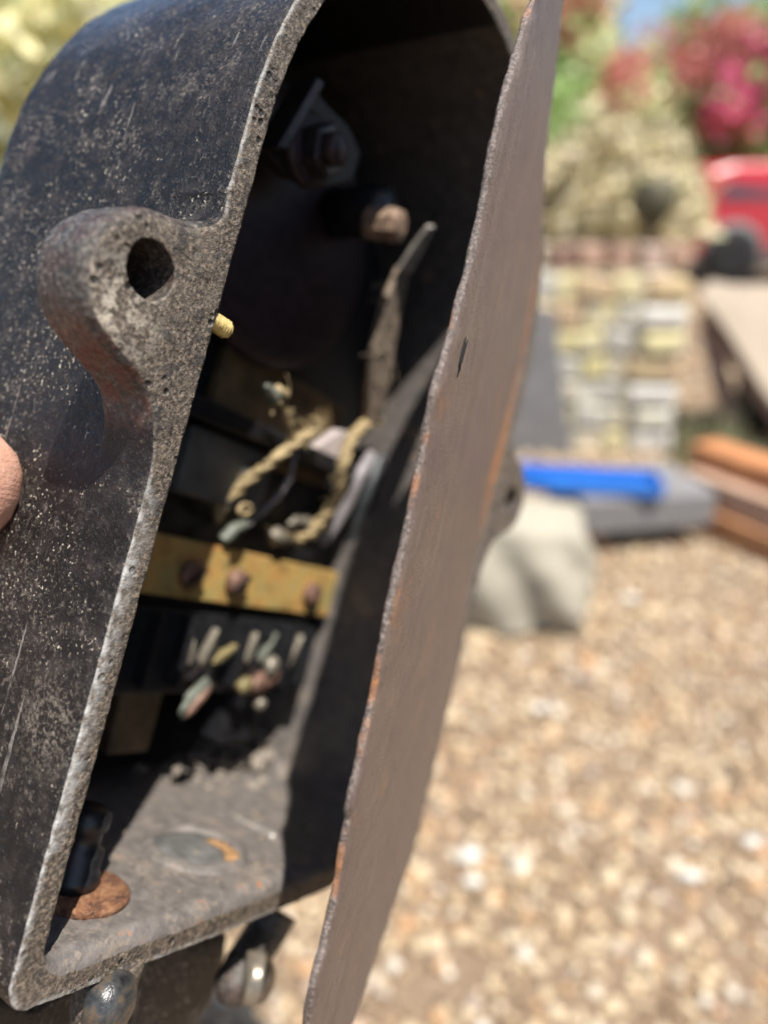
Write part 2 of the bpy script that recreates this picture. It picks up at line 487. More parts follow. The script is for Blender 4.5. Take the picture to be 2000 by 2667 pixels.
def ell(a0, a1, o, n=200):
    return [(bw / 2 + (bw / 2 + o) * math.cos(a0 + (a1 - a0) * k / n), bh + (ba + o) * math.sin(a0 + (a1 - a0) * k / n)) for k in range(n + 1)]

# inner outline, going up the left side, over the arch, down the right, back along the floor
ri = 0.006
inner = ([(0, ri)] + [(0, bh * k / 20) for k in range(1, 20)] + ell(math.pi, 0, 0) + [(bw, bh * (1 - k / 20)) for k in range(1, 20)] + [(bw, ri)]
         + arc(bw - ri, ri, ri, 0, -math.pi / 2, 8) + [(bw - ri, 0), (ri, 0)] + arc(ri, ri, ri, -math.pi / 2, -math.pi, 8))
inner = resample(inner, 0.0016, True)

lug_l = [(-0.0073, 0.2060), (-0.0072, 0.2037), (-0.0074, 0.2000), (-0.0105, 0.1968), (-0.0162, 0.1937), (-0.0213, 0.1922), (-0.0256, 0.1915), (-0.0297, 0.1903), (-0.0336, 0.1879),
         (-0.0374, 0.1840), (-0.0406, 0.1788), (-0.0419, 0.1735), (-0.0414, 0.1683), (-0.0397, 0.1636), (-0.0374, 0.1600), (-0.0343, 0.1574), (-0.0301, 0.1550),
         (-0.0268, 0.1535), (-0.0234, 0.1520), (-0.0202, 0.1504), (-0.0173, 0.1488), (-0.0150, 0.1470), (-0.0134, 0.1450), (-0.0122, 0.1428), (-0.0105, 0.139), (-0.0086, 0.134), (-0.0078, 0.129)]
lug_up = smooth_poly(lug_l[::-1], 2)                       # from low to high on the left side
lug_dn = smooth_poly([(bw - x, y) for x, y in lug_l], 2)   # mirrored, from high to low on the right side
u0, u1 = 0.129, 0.206
rb = 0.0095
NL, NR = 190, 90
ob = -0.0115
segA = resample([(-off, rb + ob), (-off, u0)], 0.0009)[:-1]
baseL = resample_n([(-off, u0), (-off, u1)], NL)
segB = resample([(-off, u1), (-off, bh)] + ell(math.pi, math.pi * 0.5, off), 0.0009)[1:]
segC = resample(ell(math.pi * 0.5, 0, off) + [(bw + off, u1)], 0.0022)[1:-1]
baseR = resample_n([(bw + off, u1), (bw + off, u0)], NR)
segD = resample([(bw + off, u0), (bw + off, rb + ob)] + arc(bw + off - rb, ob + rb, rb, 0, -math.pi / 2, 10) + [(bw + off - rb, ob)], 0.0022)[1:]
segE = resample([(bw + off - rb, ob), (0.08, ob - 0.0012), (rb - off, ob)] + arc(rb - off, ob + rb, rb, -math.pi / 2, -math.pi, 12) + [(-off, ob + rb)], 0.0012)[1:-1]
base = np.vstack([segA, baseL, segB, segC, baseR, segD, segE])
lugc = np.vstack([segA, resample_n(lug_up, NL), segB, segC, resample_n(lug_dn, NR), segD, segE])
iL = (len(segA), len(segA) + NL)
iR = (len(segA) + NL + len(segB) + len(segC), len(segA) + NL + len(segB) + len(segC) + NR)
NB = len(base)
islug = np.zeros(NB, bool); islug[iL[0] + 6:iL[1] - 6] = True; islug[iR[0] + 4:iR[1] - 4] = True

def inset(c, a):
    t = np.roll(c, -1, 0) - np.roll(c, 1, 0)
    t /= np.linalg.norm(t, axis=1)[:, None] + 1e-12
    nrm = np.stack([t[:, 1], -t[:, 0]], 1)                 # outline runs clockwise: this points inwards
    return c + nrm * (a[:, None] if hasattr(a, '__len__') else a)

# edge raggedness
def rag(c, amp, sc_, seed):
    t = np.roll(c, -1, 0) - np.roll(c, 1, 0); t /= np.linalg.norm(t, axis=1)[:, None] + 1e-12
    nrm = np.stack([t[:, 1], -t[:, 0]], 1)
    k = np.array([noise.noise(Vector((x * sc_, y * sc_, seed))) + 0.6 * noise.noise(Vector((x * sc_ * 3, y * sc_ * 3, seed + 9))) for x, y in c])
    return c + nrm * (np.asarray(amp) * k)[:, None]
flo = np.clip((0.0075 - inner[:, 1]) / 0.006, 0, 1) * np.clip(inner[:, 0] / 0.008, 0, 1)
inner0 = rag(inset(inner, -0.0003 - flo * 0.0048), 0.00022 + 0.0003 * flo, 330, 3.3)
insA = np.full(NB, 0.0007); insA[iL[0] + 30:iL[1] - 16] = 0.0036
insA = np.convolve(np.r_[insA[-12:], insA, insA[:12]], np.ones(25) / 25, 'valid')
lug0 = rag(inset(lugc, insA), 0.00028, 260, 1.1)

hole_c, hole_r = (-0.0239, 0.1765), 0.0074
NH = 48
hole = np.array([(hole_c[0] + hole_r * math.cos(2 * math.pi * k / NH) * (1 + .04 * math.sin(3 * 2 * math.pi * k / NH + 1)), hole_c[1] + hole_r * math.sin(2 * math.pi * k / NH)) for k in range(NH)])
hole2 = np.array([(bw + 0.0239 + hole_r * math.cos(2 * math.pi * k / NH), hole_c[1] - 0.006 + hole_r * math.sin(2 * math.pi * k / NH)) for k in range(NH)])

def inpoly(P, poly):
    x, y = P[:, 0], P[:, 1]; c = np.zeros(len(P), bool)
    xj, yj = poly[-1]
    for xi, yi in poly:
        m = ((yi > y) != (yj > y)) & (x < (xj - xi) * (y - yi) / (yj - yi + 1e-18) + xi)
        c ^= m; xj, yj = xi, yi
    return c
def inface(P):
    return inpoly(P, lug0) & ~inpoly(P, inner0) & ~inpoly(P, hole) & ~inpoly(P, hole2)

g = 0.0009
xs = np.arange(-0.046, bw + 0.05, g); ys = np.arange(-0.014, bh + ba + 0.012, g)
gx, gy = np.meshgrid(xs, ys); pts = np.stack([gx.ravel(), gy.ravel()], 1)
pts += rng.uniform(-0.3, 0.3, pts.shape) * g
pts = pts[inface(pts)]
bound = np.vstack([inner0, lug0, hole, hole2])
# keep interior points a little away from the boundary loops
keep = np.ones(len(pts), bool)
for k in range(0, len(pts), 2000):
    q = pts[k:k + 2000]
    dmin = np.min(((q[:, None, :] - bound[None]) ** 2).sum(2), axis=1)
    keep[k:k + 2000] = dmin > (0.45 * g) ** 2
pts = pts[keep]
allp = np.vstack([bound, pts])
edges = []
s0 = 0
for n_ in (len(inner0), len(lug0), NH, NH):
    edges += [(s0 + i, s0 + (i + 1) % n_) for i in range(n_)]; s0 += n_
vo, eo, fo, ov, oe, of = delaunay_2d_cdt([Vector(p) for p in allp], edges, [], 0, 1e-7)
vo = np.array([(v.x, v.y) for v in vo])
cen = np.array([vo[list(f)].mean(0) for f in fo])
okf = inface(cen)
rim_f = [tuple(f) for f, k in zip(fo, okf) if k]
mapin = {}
for i, l_ in enumerate(ov):
    for q in l_: mapin[q] = i

verts = [(x, y, 0.0) for x, y in vo]
faces = list(rim_f); fm = [1] * len(rim_f)                 # 0 paint 1 rim 2 lug side 3 inner light 4 inner dark
def ring(c, d):
    b = len(verts); verts.extend([(x, y, -d) for x, y in c]); return list(range(b, b + len(c)))
def bridge(r0, r1, mat):
    n = len(r0)
    for i in range(n):
        j = (i + 1) % n
        faces.append((r0[i], r0[j], r1[j], r1[i])); fm.append(mat[i] if hasattr(mat, '__len__') else mat)
ni = len(inner0)
r_in = [mapin[i] for i in range(ni)]
r_out = [mapin[ni + i] for i in range(NB)]
r_h = [mapin[ni + NB + i] for i in range(NH)]
r_h2 = [mapin[ni + NB + NH + i] for i in range(NH)]
# outer skin
lugm = np.zeros(NB, int)
prev = r_out
for d, c in [(0.0004, rag(inset(lugc, insA * 0.52), .00022, 260, 1.1)), (0.0011, inset(lugc, insA * 0.24)), (0.0021, inset(lugc, insA * 0.07))] + [(x, lugc) for x in np.arange(0.0033, 0.0185, 0.00105)]:
    cur = ring(c, d); bridge(prev, cur, [1 if d < 0.0006 else int(q) for q in lugm]); prev = cur
for d, t in [(0.0195, 0.1), (0.0205, 0.35), (0.0214, 0.7), (0.022, 1.0)]:
    cur = ring(lugc * (1 - t) + base * t, d); bridge(prev, cur, [int(q) for q in lugm]); prev = cur
for d in np.r_[np.arange(0.0231, 0.115, 0.00115), 0.1165]:
    cur = ring(base, d); bridge(prev, cur, 0); prev = cur
for d, a in ((0.1185, 0.0006), (0.1197, 0.002), (0.12, 0.004)):
    cur = ring(inset(base, a), d); bridge(prev, cur, 0); prev = cur
faces.append(tuple(prev)); fm.append(0)
# inner skin
# light (dusty bare) on floor and right wall, black on the left wall and arch
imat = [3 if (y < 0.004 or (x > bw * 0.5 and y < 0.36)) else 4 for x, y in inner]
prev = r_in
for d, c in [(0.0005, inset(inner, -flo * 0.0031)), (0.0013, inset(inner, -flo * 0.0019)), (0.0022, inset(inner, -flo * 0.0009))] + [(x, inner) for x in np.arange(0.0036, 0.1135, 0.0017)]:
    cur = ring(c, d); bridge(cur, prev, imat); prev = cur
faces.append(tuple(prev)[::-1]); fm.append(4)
# screw holes through the lugs
for rr, cc in ((r_h, hole), (r_h2, hole2)):
    prev = rr
    for d in np.arange(0.001, 0.0215, 0.002):
        cur = ring(cc, d); bridge(cur, prev, 2); prev = cur
    faces.append(tuple(prev)[::-1]); fm.append(4)
me = bpy.data.meshes.new('housing')
me.from_pydata(verts, [], faces)
me.polygons.foreach_set('material_index', fm)
me.polygons.foreach_set('use_smooth', [True] * len(faces))
bm = bmesh.new(); bm.from_mesh(me); bmesh.ops.recalc_face_normals(bm, faces=bm.faces)
bm.normal_update()
lay = bm.verts.layers.float.new('wear')
lay2 = bm.verts.layers.float.new('lug')
lugN = np.array(lug0)
outset = set(r_out)
for v in bm.verts:
    p = v.co.copy()
    k = 0.00030 * noise.noise(p * 170) + 0.00017 * noise.noise(p * 520 + Vector((5, 0, 0))) + 0.00011 * noise.noise(p * 1100)
    if p.y < 0.004 and p.x > 0.0 and p.z < -0.001 and p.x < bw: k *= 1.6
    v.co = p + v.normal * k
    ex = (-off - 0.0012 - p.x) if p.x < 0.1 else (p.x - bw - off - 0.0012)
    if ex > -0.004 and p.z > -0.026 and u0 - 0.004 < p.y < u1:
        v[lay2] = min(1.0, max(0.0, (ex + 0.001) / 0.006)) if p.z > -0.0212 else min(1.0, max(0.0, (ex + 0.001) / 0.006)) * 0.5
    if -0.0012 <= p.z <= 0.0 and p.x < 0.1:
        # distance from the outer edge of the rim (left side only needs it)
        dmin = np.min(((lugN - np.array((p.x, p.y))) ** 2).sum(1)) ** 0.5
        wd = 0.0011 if p.y > 0.125 else 0.0048
        if p.y < 0.03: wd = 0.0016
        kk = min(1.0, max(0.0, (0.132 - p.y) / 0.012)) + min(1.0, max(0.0, (p.y - 0.199) / 0.006)) * 0.7
        v[lay] = max(0.0, 1 - dmin / wd) * kk
bm.to_mesh(me); bm.free()
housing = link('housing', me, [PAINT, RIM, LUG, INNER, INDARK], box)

# ------------------------------------------------------------------ lid
def lidplane():
    o = BOXI @ CAMP
    a = BOXI @ (CAMP + ray(1401, 0) * 0.204); b = BOXI @ (CAMP + ray(814, 2667) * 0.182)
    c = Bd(1385, 800, -0.008); e = Bd(1125, 2000, -0.002)
    n = ((c + e) / 2 - (a + b) / 2).cross(b - a).normalized()
    return o, (a + b) / 2, n, (b - a).normalized()
lo, lc, ln, lv = lidplane()
if ln.z < 0: ln = -ln
lx = lv.cross(ln); 
def Lp(px, py):
    r = BOXI.to_3x3() @ ray(px, py)
    return lo + r * ((lc - lo).dot(ln) / r.dot(ln))
near_px = [(1401, 0), (1381, 54), (1360, 136), (1339, 206), (1320, 282), (1298, 380), (1279, 488), (1257, 597), (1233, 705), (1209, 787), (1187, 879), (1141, 1030), (1117, 1170),
           (1088, 1315), (1064, 1430), (1037, 1551), (1011, 1671), (1006, 1700), (988, 1808), (959, 1939), (930, 2062), (908, 2206), (887, 2329), (858, 2459), (829, 2568), (814, 2667), (803, 2740), (806, 2800)]
far_px = [(850, 2790), (884, 2740), (919, 2667), (974, 2510), (1024, 2365), (1066, 2250), (1093, 2163), (1119, 2025), (1146, 1917), (1184, 1772), (1201, 1650), (1224, 1520), (1252, 1412), (1270, 1335), (1288, 1259), (1304, 1197), (1329, 1105),
          (1355, 1002), (1374, 900), (1393, 790), (1406, 670), (1414, 543), (1424, 380), (1440, 244), (1453, 136), (1466, 0)]
def Lwu(w, u):
    return Vector((w, u, lc.z - ((w - lc.x) * ln.x + (u - lc.y) * ln.y) / ln.z))
poly = [Lp(*q) for q in near_px + far_px] + [Lwu(*q) for q in ((0.096, 0.347), (0.112, 0.362), (0.108, 0.372), (0.09, 0.378), (0.075, 0.381), (0.06, 0.378), (0.047, 0.368), (0.037, 0.353), (0.0335, 0.332), (0.031, 0.305))]  # unseen top of the lid is guessed, shaped for the shadow it casts
p2 = np.array([((p - lc).dot(lx), (p - lc).dot(lv)) for p in poly])
p2 = resample(p2, 0.0011, True)
p2 = rag(p2, np.array([0.0001 + 0.0006 * max(0.0, 0.5 + noise.noise(Vector((x * 22, y * 22, 8.8)))) for x, y in p2]), 240, 4.2)
nn = np.array([(Lp(*q) - lc).dot(lx) for q in near_px]); nv = np.array([(Lp(*q) - lc).dot(lv) for q in near_px])
fn_ = np.array([(Lp(*q) - lc).dot(lx) for q in far_px]); fv = np.array([(Lp(*q) - lc).dot(lv) for q in far_px])
sgn = 1 if fn_.mean() > nn.mean() else -1
# interior points: dense near the sharp edge, sparse beyond
cand = []
for (d0, d1, st) in ((0.0, 0.03, 0.0011), (0.03, 0.25, 0.004)):
    for y in np.arange(p2[:, 1].min(), p2[:, 1].max(), st):
        xn = np.interp(y, nv, nn)
        for q in np.arange(d0, d1, st): cand.append((xn + sgn * q + random.uniform(-.2, .2) * st, y + random.uniform(-.2, .2) * st))
cand = np.array(cand)
cand = cand[inpoly(cand, p2)]
kp = np.ones(len(cand), bool)
for k in range(0, len(cand), 2000):
    kp[k:k + 2000] = np.min(((cand[k:k + 2000][:, None] - p2[None]) ** 2).sum(2), axis=1) > 0.0005 ** 2
cand = cand[kp]
al = np.vstack([p2, cand]); nb = len(p2)
vo2, _, fo2, ov2, _, _ = delaunay_2d_cdt([Vector(p) for p in al], [(i, (i + 1) % nb) for i in range(nb)], [], 0, 1e-7)
vo2 = np.array([(v.x, v.y) for v in vo2])
cen = np.array([vo2[list(f)].mean(0) for f in fo2]); ok2 = inpoly(cen, p2)
mp = {}
for i, l_ in enumerate(ov2):
    for q in l_: mp[q] = i
vA = (Lp(1406, 600) - lc).dot(lv); vB = (Lp(1255, 1420) - lc).dot(lv)
TH = 0.0019
top = [lc + lx * x + lv * y for x, y in vo2]
lv_ = [tuple(p) for p in top]; lf = [tuple(f) for f, k in zip(fo2, ok2) if k]; lm = [0] * len(lf)
pr = [mp[i] for i in range(nb)]
for k, (z, a) in enumerate([(0.0003, -0.0003), (0.0009, -0.00045), (0.0016, -0.0004), (TH, 0.0)]):
    b_ = len(lv_)
    cc = rag(p2, 0.0001, 700, 2.0 + k)
    t_ = np.roll(p2, -1, 0) - np.roll(p2, 1, 0); t_ /= np.linalg.norm(t_, axis=1)[:, None]
    out_ = np.stack([t_[:, 1], -t_[:, 0]], 1)
    area = 0.5 * np.sum(p2[:, 0] * np.roll(p2[:, 1], -1) - np.roll(p2[:, 0], -1) * p2[:, 1])
    if area < 0: out_ = -out_
    cc = cc - out_ * a
    lv_ += [tuple(lc + lx * x + lv * y - ln * z) for x, y in cc]
    cu = list(range(b_, b_ + nb))
    for i in range(nb):
        j = (i + 1) % nb
        lf.append((pr[i], pr[j], cu[j], cu[i])); lm.append(1)
    pr = cu
lf.append(tuple(pr)); lm.append(2)
me = bpy.data.meshes.new('lid'); me.from_pydata(lv_, [], lf)
me.polygons.foreach_set('material_index', lm)
me.polygons.foreach_set('use_smooth', [True] * len(lf))
bm = bmesh.new(); bm.from_mesh(me); bmesh.ops.recalc_face_normals(bm, faces=bm.faces); bm.normal_update()
lay = bm.verts.layers.float.new('rust')
for v in bm.verts:
    p = v.co.copy()
    x = (p - lc).dot(lx); y = (p - lc).dot(lv)
    xn = np.interp(y, nv, nn); xf = np.interp(y, fv[::-1], fn_[::-1])
    df = abs(xf - x); dn_ = abs(x - xn)
    yy = (y - vA) / (vB - vA)
    v[lay] = max(0.0, min(1.0, (0.034 - df) / 0.01)) * max(0.0, min(1.0, yy * 6)) * max(0.0, min(1.0, (1 - yy) * 5))
    k = 0.00035 * noise.noise(p * 150) + 0.0002 * noise.noise(p * 520)
    roll = 0.0012 * max(0, 1 - dn_ / 0.004) ** 2
    v.co = p + v.normal * k * (1.0 if dn_ < 0.004 else 0.35) - ln * roll * 0.6
bm.to_mesh(me); bm.free()
me.polygons.foreach_set('use_smooth', [i < len(lf) - 1 for i in range(len(lf))])
lid = link('lid', me, [LID, LEDGE, INDARK], box)
lid['label'] = 'brown metal lid swung open, its thin ragged edge towards the camera'
# torn nick in the lid edge
tq = Lp(1196, 935)
mb = MB(); mb.blob(Lp(1200, 926) + ln * 0.0001, (0.0011, 0.0046, 0.00035), 0.75, 4, 3, Matrix.Rotation(R(-9), 3, 'Z'), 2.2); mb.blob(Lp(1194, 962) + ln * 0.0001, (0.0006, 0.0022, 0.0003), 0.6, 9, 2, Matrix.Rotation(R(-3), 3, 'Z'), 2.2)
mb.build('edge_tear', plain('torn_edge_dark', (0.006, 0.005, 0.005, 1), 0.95, var=0.2), lid)

# ------------------------------------------------------------------ works inside the box
def bx(px, py, d): return Bd(px, py, d)
# base plate carrying the works
mb = MB(); mb.prism([(0.012, 0.048), (0.193, 0.048), (0.193, 0.25), (0.16, 0.30), (0.10, 0.325), (0.04, 0.30), (0.012, 0.25)], -0.092, -0.085)
mb.build('base_plate', BLACK, box, bevel=0.001)
# brown insulating board and grey block behind the wires
mb = MB(); mb.box((0.125, 0.175, -0.081), (0.045, 0.022, 0.003)); mb.build('insulating_board', BROWNB, box, bevel=0.001)
mb = MB(); mb.box((0.092, 0.143, -0.076), (0.026, 0.014, 0.006)); mb.build('porcelain_block', GREYB, box, bevel=0.002)
mb = MB(); mb.box((0.112, 0.163, -0.072), (0.06, 0.004, 0.009)); mb.build('cross_bar', BLACK, box, bevel=0.001)
# round drum: big dark disc with purple-brown sheen
c = Bd(765, 615, 0.071)
mb = MB(); mb.lathe((c.x, c.y, -0.084), (0, 0, 1), [(0.058, 0), (0.058, 0.009), (0.056, 0.012), (0.050, 0.013), (0.012, 0.0135), (0, 0.0135)], 48)
drum = mb.build('drum', GUNM, box)
# bracket plate, washer and hex bolt above it
mb = MB(); p = [Bd(*q, 0.046) for q in ((690, 395), (800, 215), (840, 270), (900, 330), (930, 400), (910, 470), (840, 490), (740, 460))]
mb.prism([(q.x, q.y) for q in p], -0.050, -0.044); mb.build('bracket', GUNK, box, bevel=0.0008)
mb = MB(); p = [Bd(*q, 0.040) for q in ((690, 385), (715, 395), (815, 222), (795, 205))]
mb.prism([(q.x, q.y) for q in p], -0.046, -0.034); mb.build('bracket_flange', DARKM, box, bevel=0.0006)
c = Bd(815, 390, 0.040)
mb = MB(); mb.lathe((c.x, c.y, -0.044), (0, 0, 1), [(0.0135, 0), (0.0135, 0.004), (0.012, 0.005)], 32); mb.build('washer', GUNM, box)
c = Bd(850, 390, 0.034)
mb = MB(); mb.lathe((c.x, c.y, -0.041), (0.1, 0.0, 1), [(0.0105, 0), (0.0105, 0.008), (0.0095, 0.009)], 6, False); mb.build('hex_nut', DARKM, box, bevel=0.0008)
mb = MB(); mb.lathe((c.x, c.y, -0.034), (0.1, 0, 1), [(0.006, 0), (0.006, 0.006), (0.005, 0.007)], 24); mb.build('stud', GUNM, box)
# black dome cap with the bright bolt end standing out of it
c = Bd(1012, 548, 0.04)
mb = MB(); mb.lathe((c.x, c.y, -0.07), (0.15, 0.1, 1), [(0.0115, 0), (0.0115, 0.023), (0.010, 0.028), (0.007, 0.030)], 24); mb.build('cap', BLACK, box)
c = Bd(1038, 585, 0.032)
mb = MB(); mb.lathe((c.x - 0.0025, c.y, -0.046), (0.2, -0.02, 1), [(0.0073, 0), (0.0073, 0.010), (0.0078, 0.0105), (0.0073, 0.011), (0.0078, 0.0125), (0.0073, 0.013), (0.0068, 0.0155), (0.004, 0.0162)], 8, False)
mb.build('bolt_end', RUSTB, box)
# flat steel link, the long grey bar and its lower strap
def strip(name, pts, d0, d1, wid, th, mat, parent=box):
    """flat bar through pixels; depth runs from d0 to d1"""
    n = len(pts); mb = MB(); P = [Bd(x, y, d0 + (d1 - d0) * k / (n - 1)) for k, (x, y) in enumerate(pts)]
    vs = []; fs = []
    for i, p in enumerate(P):
        t = (P[min(i + 1, n - 1)] - P[max(i - 1, 0)]).normalized()
        s_ = t.cross(Vector((0, 0, 1))).normalized(); zz = s_.cross(t).normalized()
        ww = wid[i] if isinstance(wid, (list, tuple)) else wid
        for a, b in ((-1, -1), (1, -1), (1, 1), (-1, 1)): vs.append(p + s_ * a * ww + zz * b * th)
    for i in range(n - 1):
        for k in range(4): fs.append((i * 4 + k, i * 4 + (k + 1) % 4, i * 4 + 4 + (k + 1) % 4, i * 4 + 4 + k))
    fs += [(3, 2, 1, 0), tuple((n - 1) * 4 + k for k in range(4))]
    return mb.add(vs, fs).build(name, mat, parent, bevel=0.0006)
strip('steel_link', [(1122, 588), (1090, 640), (1052, 705)], 0.028, 0.042, [0.0028, 0.0048, 0.0054], 0.0012, STEEL)
strip('strap', [(1050, 700), (1020, 790), (995, 900), (985, 1010), (970, 1095)], 0.044, 0.06, [0.0042, 0.0078, 0.0092, 0.0088, 0.006], 0.0018, STRAPM)
mb = MB(); mb.tube([Bd(962, 930, 0.06), Bd(958, 1010, 0.062), Bd(950, 1090, 0.064)], [0.0016, 0.002, 0.0014], 8, 0.25); mb.build('rust_crust', RUST, box)
mb = MB()
for k in range(46):
    c_ = Bd(random.uniform(962, 1040), random.uniform(730, 1110), random.uniform(0.045, 0.06)); dv = Vector((random.gauss(0, 1), random.gauss(0, 1), random.gauss(0, .6))).normalized()
    mb.tube([c_, c_ + dv * 0.003, c_ + dv * 0.0055 + Vector((0, -0.001, 0))], [0.0004, 0.0003, 0.0001], 4)
tag(mb.build('frayed_fibres', STRAPM, box), kind='stuff')
# pale porcelain plate
mb = MB(); p = [Bd(*q, 0.066) for q in ((775, 1190), (880, 1118), (915, 1128), (905, 1165), (858, 1212), (790, 1200))]
mb.prism([(q.x, q.y) for q in p], -0.070, -0.064); mb.build('porcelain_plate', PALEP, box, bevel=0.0008)
# wires
def spline(pts, sub=8):
    out = []
    for i in range(len(pts) - 1):
        p0 = pts[max(i - 1, 0)]; p1 = pts[i]; p2 = pts[i + 1]; p3 = pts[min(i + 2, len(pts) - 1)]
        for k in range(sub):
            t = k / sub
            out.append(0.5 * ((2 * p1) + (p2 - p0) * t + (2 * p0 - 5 * p1 + 4 * p2 - p3) * t * t + (3 * p1 - p0 - 3 * p2 + p3) * t ** 3))
    return out + [pts[-1]]
def wire(name, pts, r, mat, wob=0.12, parent=box, n=10, twist=0, hairs=0):
    mb = MB(); P = [Bd(x, y, d) for x, y, d in pts]
    if not twist:
        mb.tube(P, r, n, wob)
    else:
        C_ = spline(P, 6); rl = r if isinstance(r, (list, tuple)) else [r] * len(P)
        acc = 0.0; N_ = len(C_)
        paths = [[] for _ in range(twist)]; rad = []
        a = (C_[1] - C_[0]).orthogonal().normalized()
        for i, c_ in enumerate(C_):
            t = (C_[min(i + 1, N_ - 1)] - C_[max(i - 1, 0)]).normalized()
            a = (a - t * a.dot(t)).normalized(); b_ = t.cross(a)
            q = i / (N_ - 1) * (len(rl) - 1); k0 = min(int(q), len(rl) - 2); rr = rl[k0] + (rl[k0 + 1] - rl[k0]) * (q - k0)
            if i: acc += (c_ - C_[i - 1]).length / 0.0042
            for k in range(twist):
                th = acc + 2 * math.pi * k / twist
                paths[k].append(c_ + (a * math.cos(th) + b_ * math.sin(th)) * rr * 0.42 * random.uniform(.85, 1.15))
            rad.append(rr * 0.62)
        for k in range(twist):
            mb.tube(paths[k][::2] + ([paths[k][-1]] if len(paths[k]) % 2 == 0 else []), [x * random.uniform(.9, 1.1) for x in rad[::2]] + ([rad[-1]] if len(paths[k]) % 2 == 0 else []), 8, wob)
    if hairs:
        C_ = spline(P, 6)
        for k in range(hairs):
            c_ = random.choice(C_); dv = Vector((random.gauss(0, 1), random.gauss(0, 1), random.gauss(0, .7))).normalized()
            L_ = random.uniform(0.003, 0.007); b_ = Vector((random.gauss(0, 1), random.gauss(0, 1), random.gauss(0, 1))) * 0.0015
            mb.tube([c_, c_ + dv * L_ * 0.6 + b_, c_ + dv * L_ - b_], [0.00028, 0.0002, 0.0001], 4)
    return mb.build(name, mat, parent)
w1 = wire('braided_wire', [(572, 1352, 0.078), (580, 1318, 0.074), (640, 1255, 0.067), (715, 1195, 0.059), (775, 1150, 0.057), (806, 1130, 0.056)], [0.0022, 0.0029, 0.0028, 0.0027, 0.0028, 0.0024], WIREC, 0.18, twist=3, hairs=26)
wire('frayed_end', [(800, 1138, 0.056), (822, 1108, 0.054), (818, 1085, 0.053)], [0.0026, 0.002, 0.0005], WIREC, 0.5, w1, hairs=16)
wire('frayed_end', [(808, 1138, 0.056), (832, 1118, 0.056), (838, 1112, 0.055)], [0.002, 0.0016, 0.0006], WIREC, 0.5, w1, hairs=12)
w2 = wire('twisted_wire', [(766, 1150, 0.058), (752, 1105, 0.056), (738, 1062, 0.054), (726, 1042, 0.052)], [0.0016, 0.0018, 0.0018, 0.002], WIREC, 0.25, twist=2, hairs=8)
wire('wire_knot', [(742, 1030, 0.052), (728, 1020, 0.051), (712, 1036, 0.051), (724, 1050, 0.052)], [0.0022, 0.0026, 0.0024, 0.0017], WIREC, 0.4, w2, hairs=12)
wire('bare_tip', [(715, 1036, 0.051), (700, 1018, 0.050), (696, 1002, 0.049)], [0.003, 0.0026, 0.0008], VERD, 0.35, w2)
w3 = wire('braided_wire', [(985, 1096, 0.064), (950, 1108, 0.060), (912, 1150, 0.058), (893, 1210, 0.057), (880, 1275, 0.061), (862, 1325, 0.066), (828, 1366, 0.071), (790, 1395, 0.073), (770, 1402, 0.073)], [0.0028, 0.0031, 0.0033, 0.0033, 0.0032, 0.0031, 0.0032, 0.0032, 0.002], WIREC, 0.15, twist=3, hairs=34)
wire('bare_tip', [(745, 1405, 0.074), (716, 1395, 0.073), (704, 1400, 0.073)], [0.0026, 0.0042, 0.002], CONT, 0.3, w3)
wire('frayed_end', [(690, 1370, 0.074), (745, 1388, 0.074), (790, 1390, 0.073)], [0.0008, 0.0012, 0.0016], WIREC, 0.4, w3)
wire('frayed_end', [(800, 1362, 0.072), (770, 1358, 0.072), (752, 1366, 0.072)], [0.0028, 0.0024, 0.001], CONT, 0.4, w3)
wire('grey_sleeve', [(965, 1185, 0.066), (935, 1240, 0.065), (905, 1310, 0.069), (870, 1370, 0.074), (838, 1415, 0.078)], [0.0034, 0.0036, 0.0036, 0.0034, 0.003], WIREG, 0.05)
wire('dark_sleeve', [(990, 1190, 0.070), (965, 1260, 0.069), (935, 1330, 0.073), (920, 1400, 0.077), (905, 1450, 0.080)], 0.0038, WIREK, 0.05)
wire('thin_lead', [(770, 1180, 0.062), (755, 1245, 0.063), (722, 1295, 0.067), (680, 1338, 0.072), (640, 1372, 0.074)], [0.001, 0.0012, 0.0014, 0.0012, 0.001], WIREG, 0.4)
wire('wire_loop', [(655, 1325, 0.065), (640, 1340, 0.064), (622, 1335, 0.063), (632, 1315, 0.063), (652, 1318, 0.064)], 0.001, WIREC, 0.3)
wire('green_terminal', [(640, 1362, 0.074), (610, 1382, 0.074), (578, 1408, 0.075)], [0.0026, 0.0036, 0.0026], VERD, 0.12)
wire('red_lead', [(985, 1275, 0.074), (965, 1310, 0.073), (948, 1340, 0.073)], [0.0018, 0.0026, 0.0016], RUST, 0.2)
# gold terminal bar with three copper screws
mb = MB(); mb.box((0.112, 0.0995, -0.078), (0.0845, 0.0122, 0.0028)); bar = mb.build('terminal_bar', GOLD, box, bevel=0.0006)
for x, y in ((520, 1502), (638, 1522), (832, 1552)):
    c = Bd(x, y, 0.070)
    mb = MB(); mb.lathe((c.x - 0.002, c.y, -0.0755), (0.06, 0.02, 1), [(0.0052, 0), (0.0060, 0.0008), (0.0060, 0.0042), (0.0052, 0.0052), (0.0026, 0.0056)], 10, False)
    s_ = mb.build('terminal_screw', COPPER, bar, disp=0.0004, dscale=300)
    mb = MB(); mb.box((c.x - 0.0016, c.y, -0.0698), (0.0056, 0.0009, 0.0006), Matrix.Rotation(R(40), 3, 'Z')); 
    if x != 832: mb.build('screw_slot', BLACK, s_)
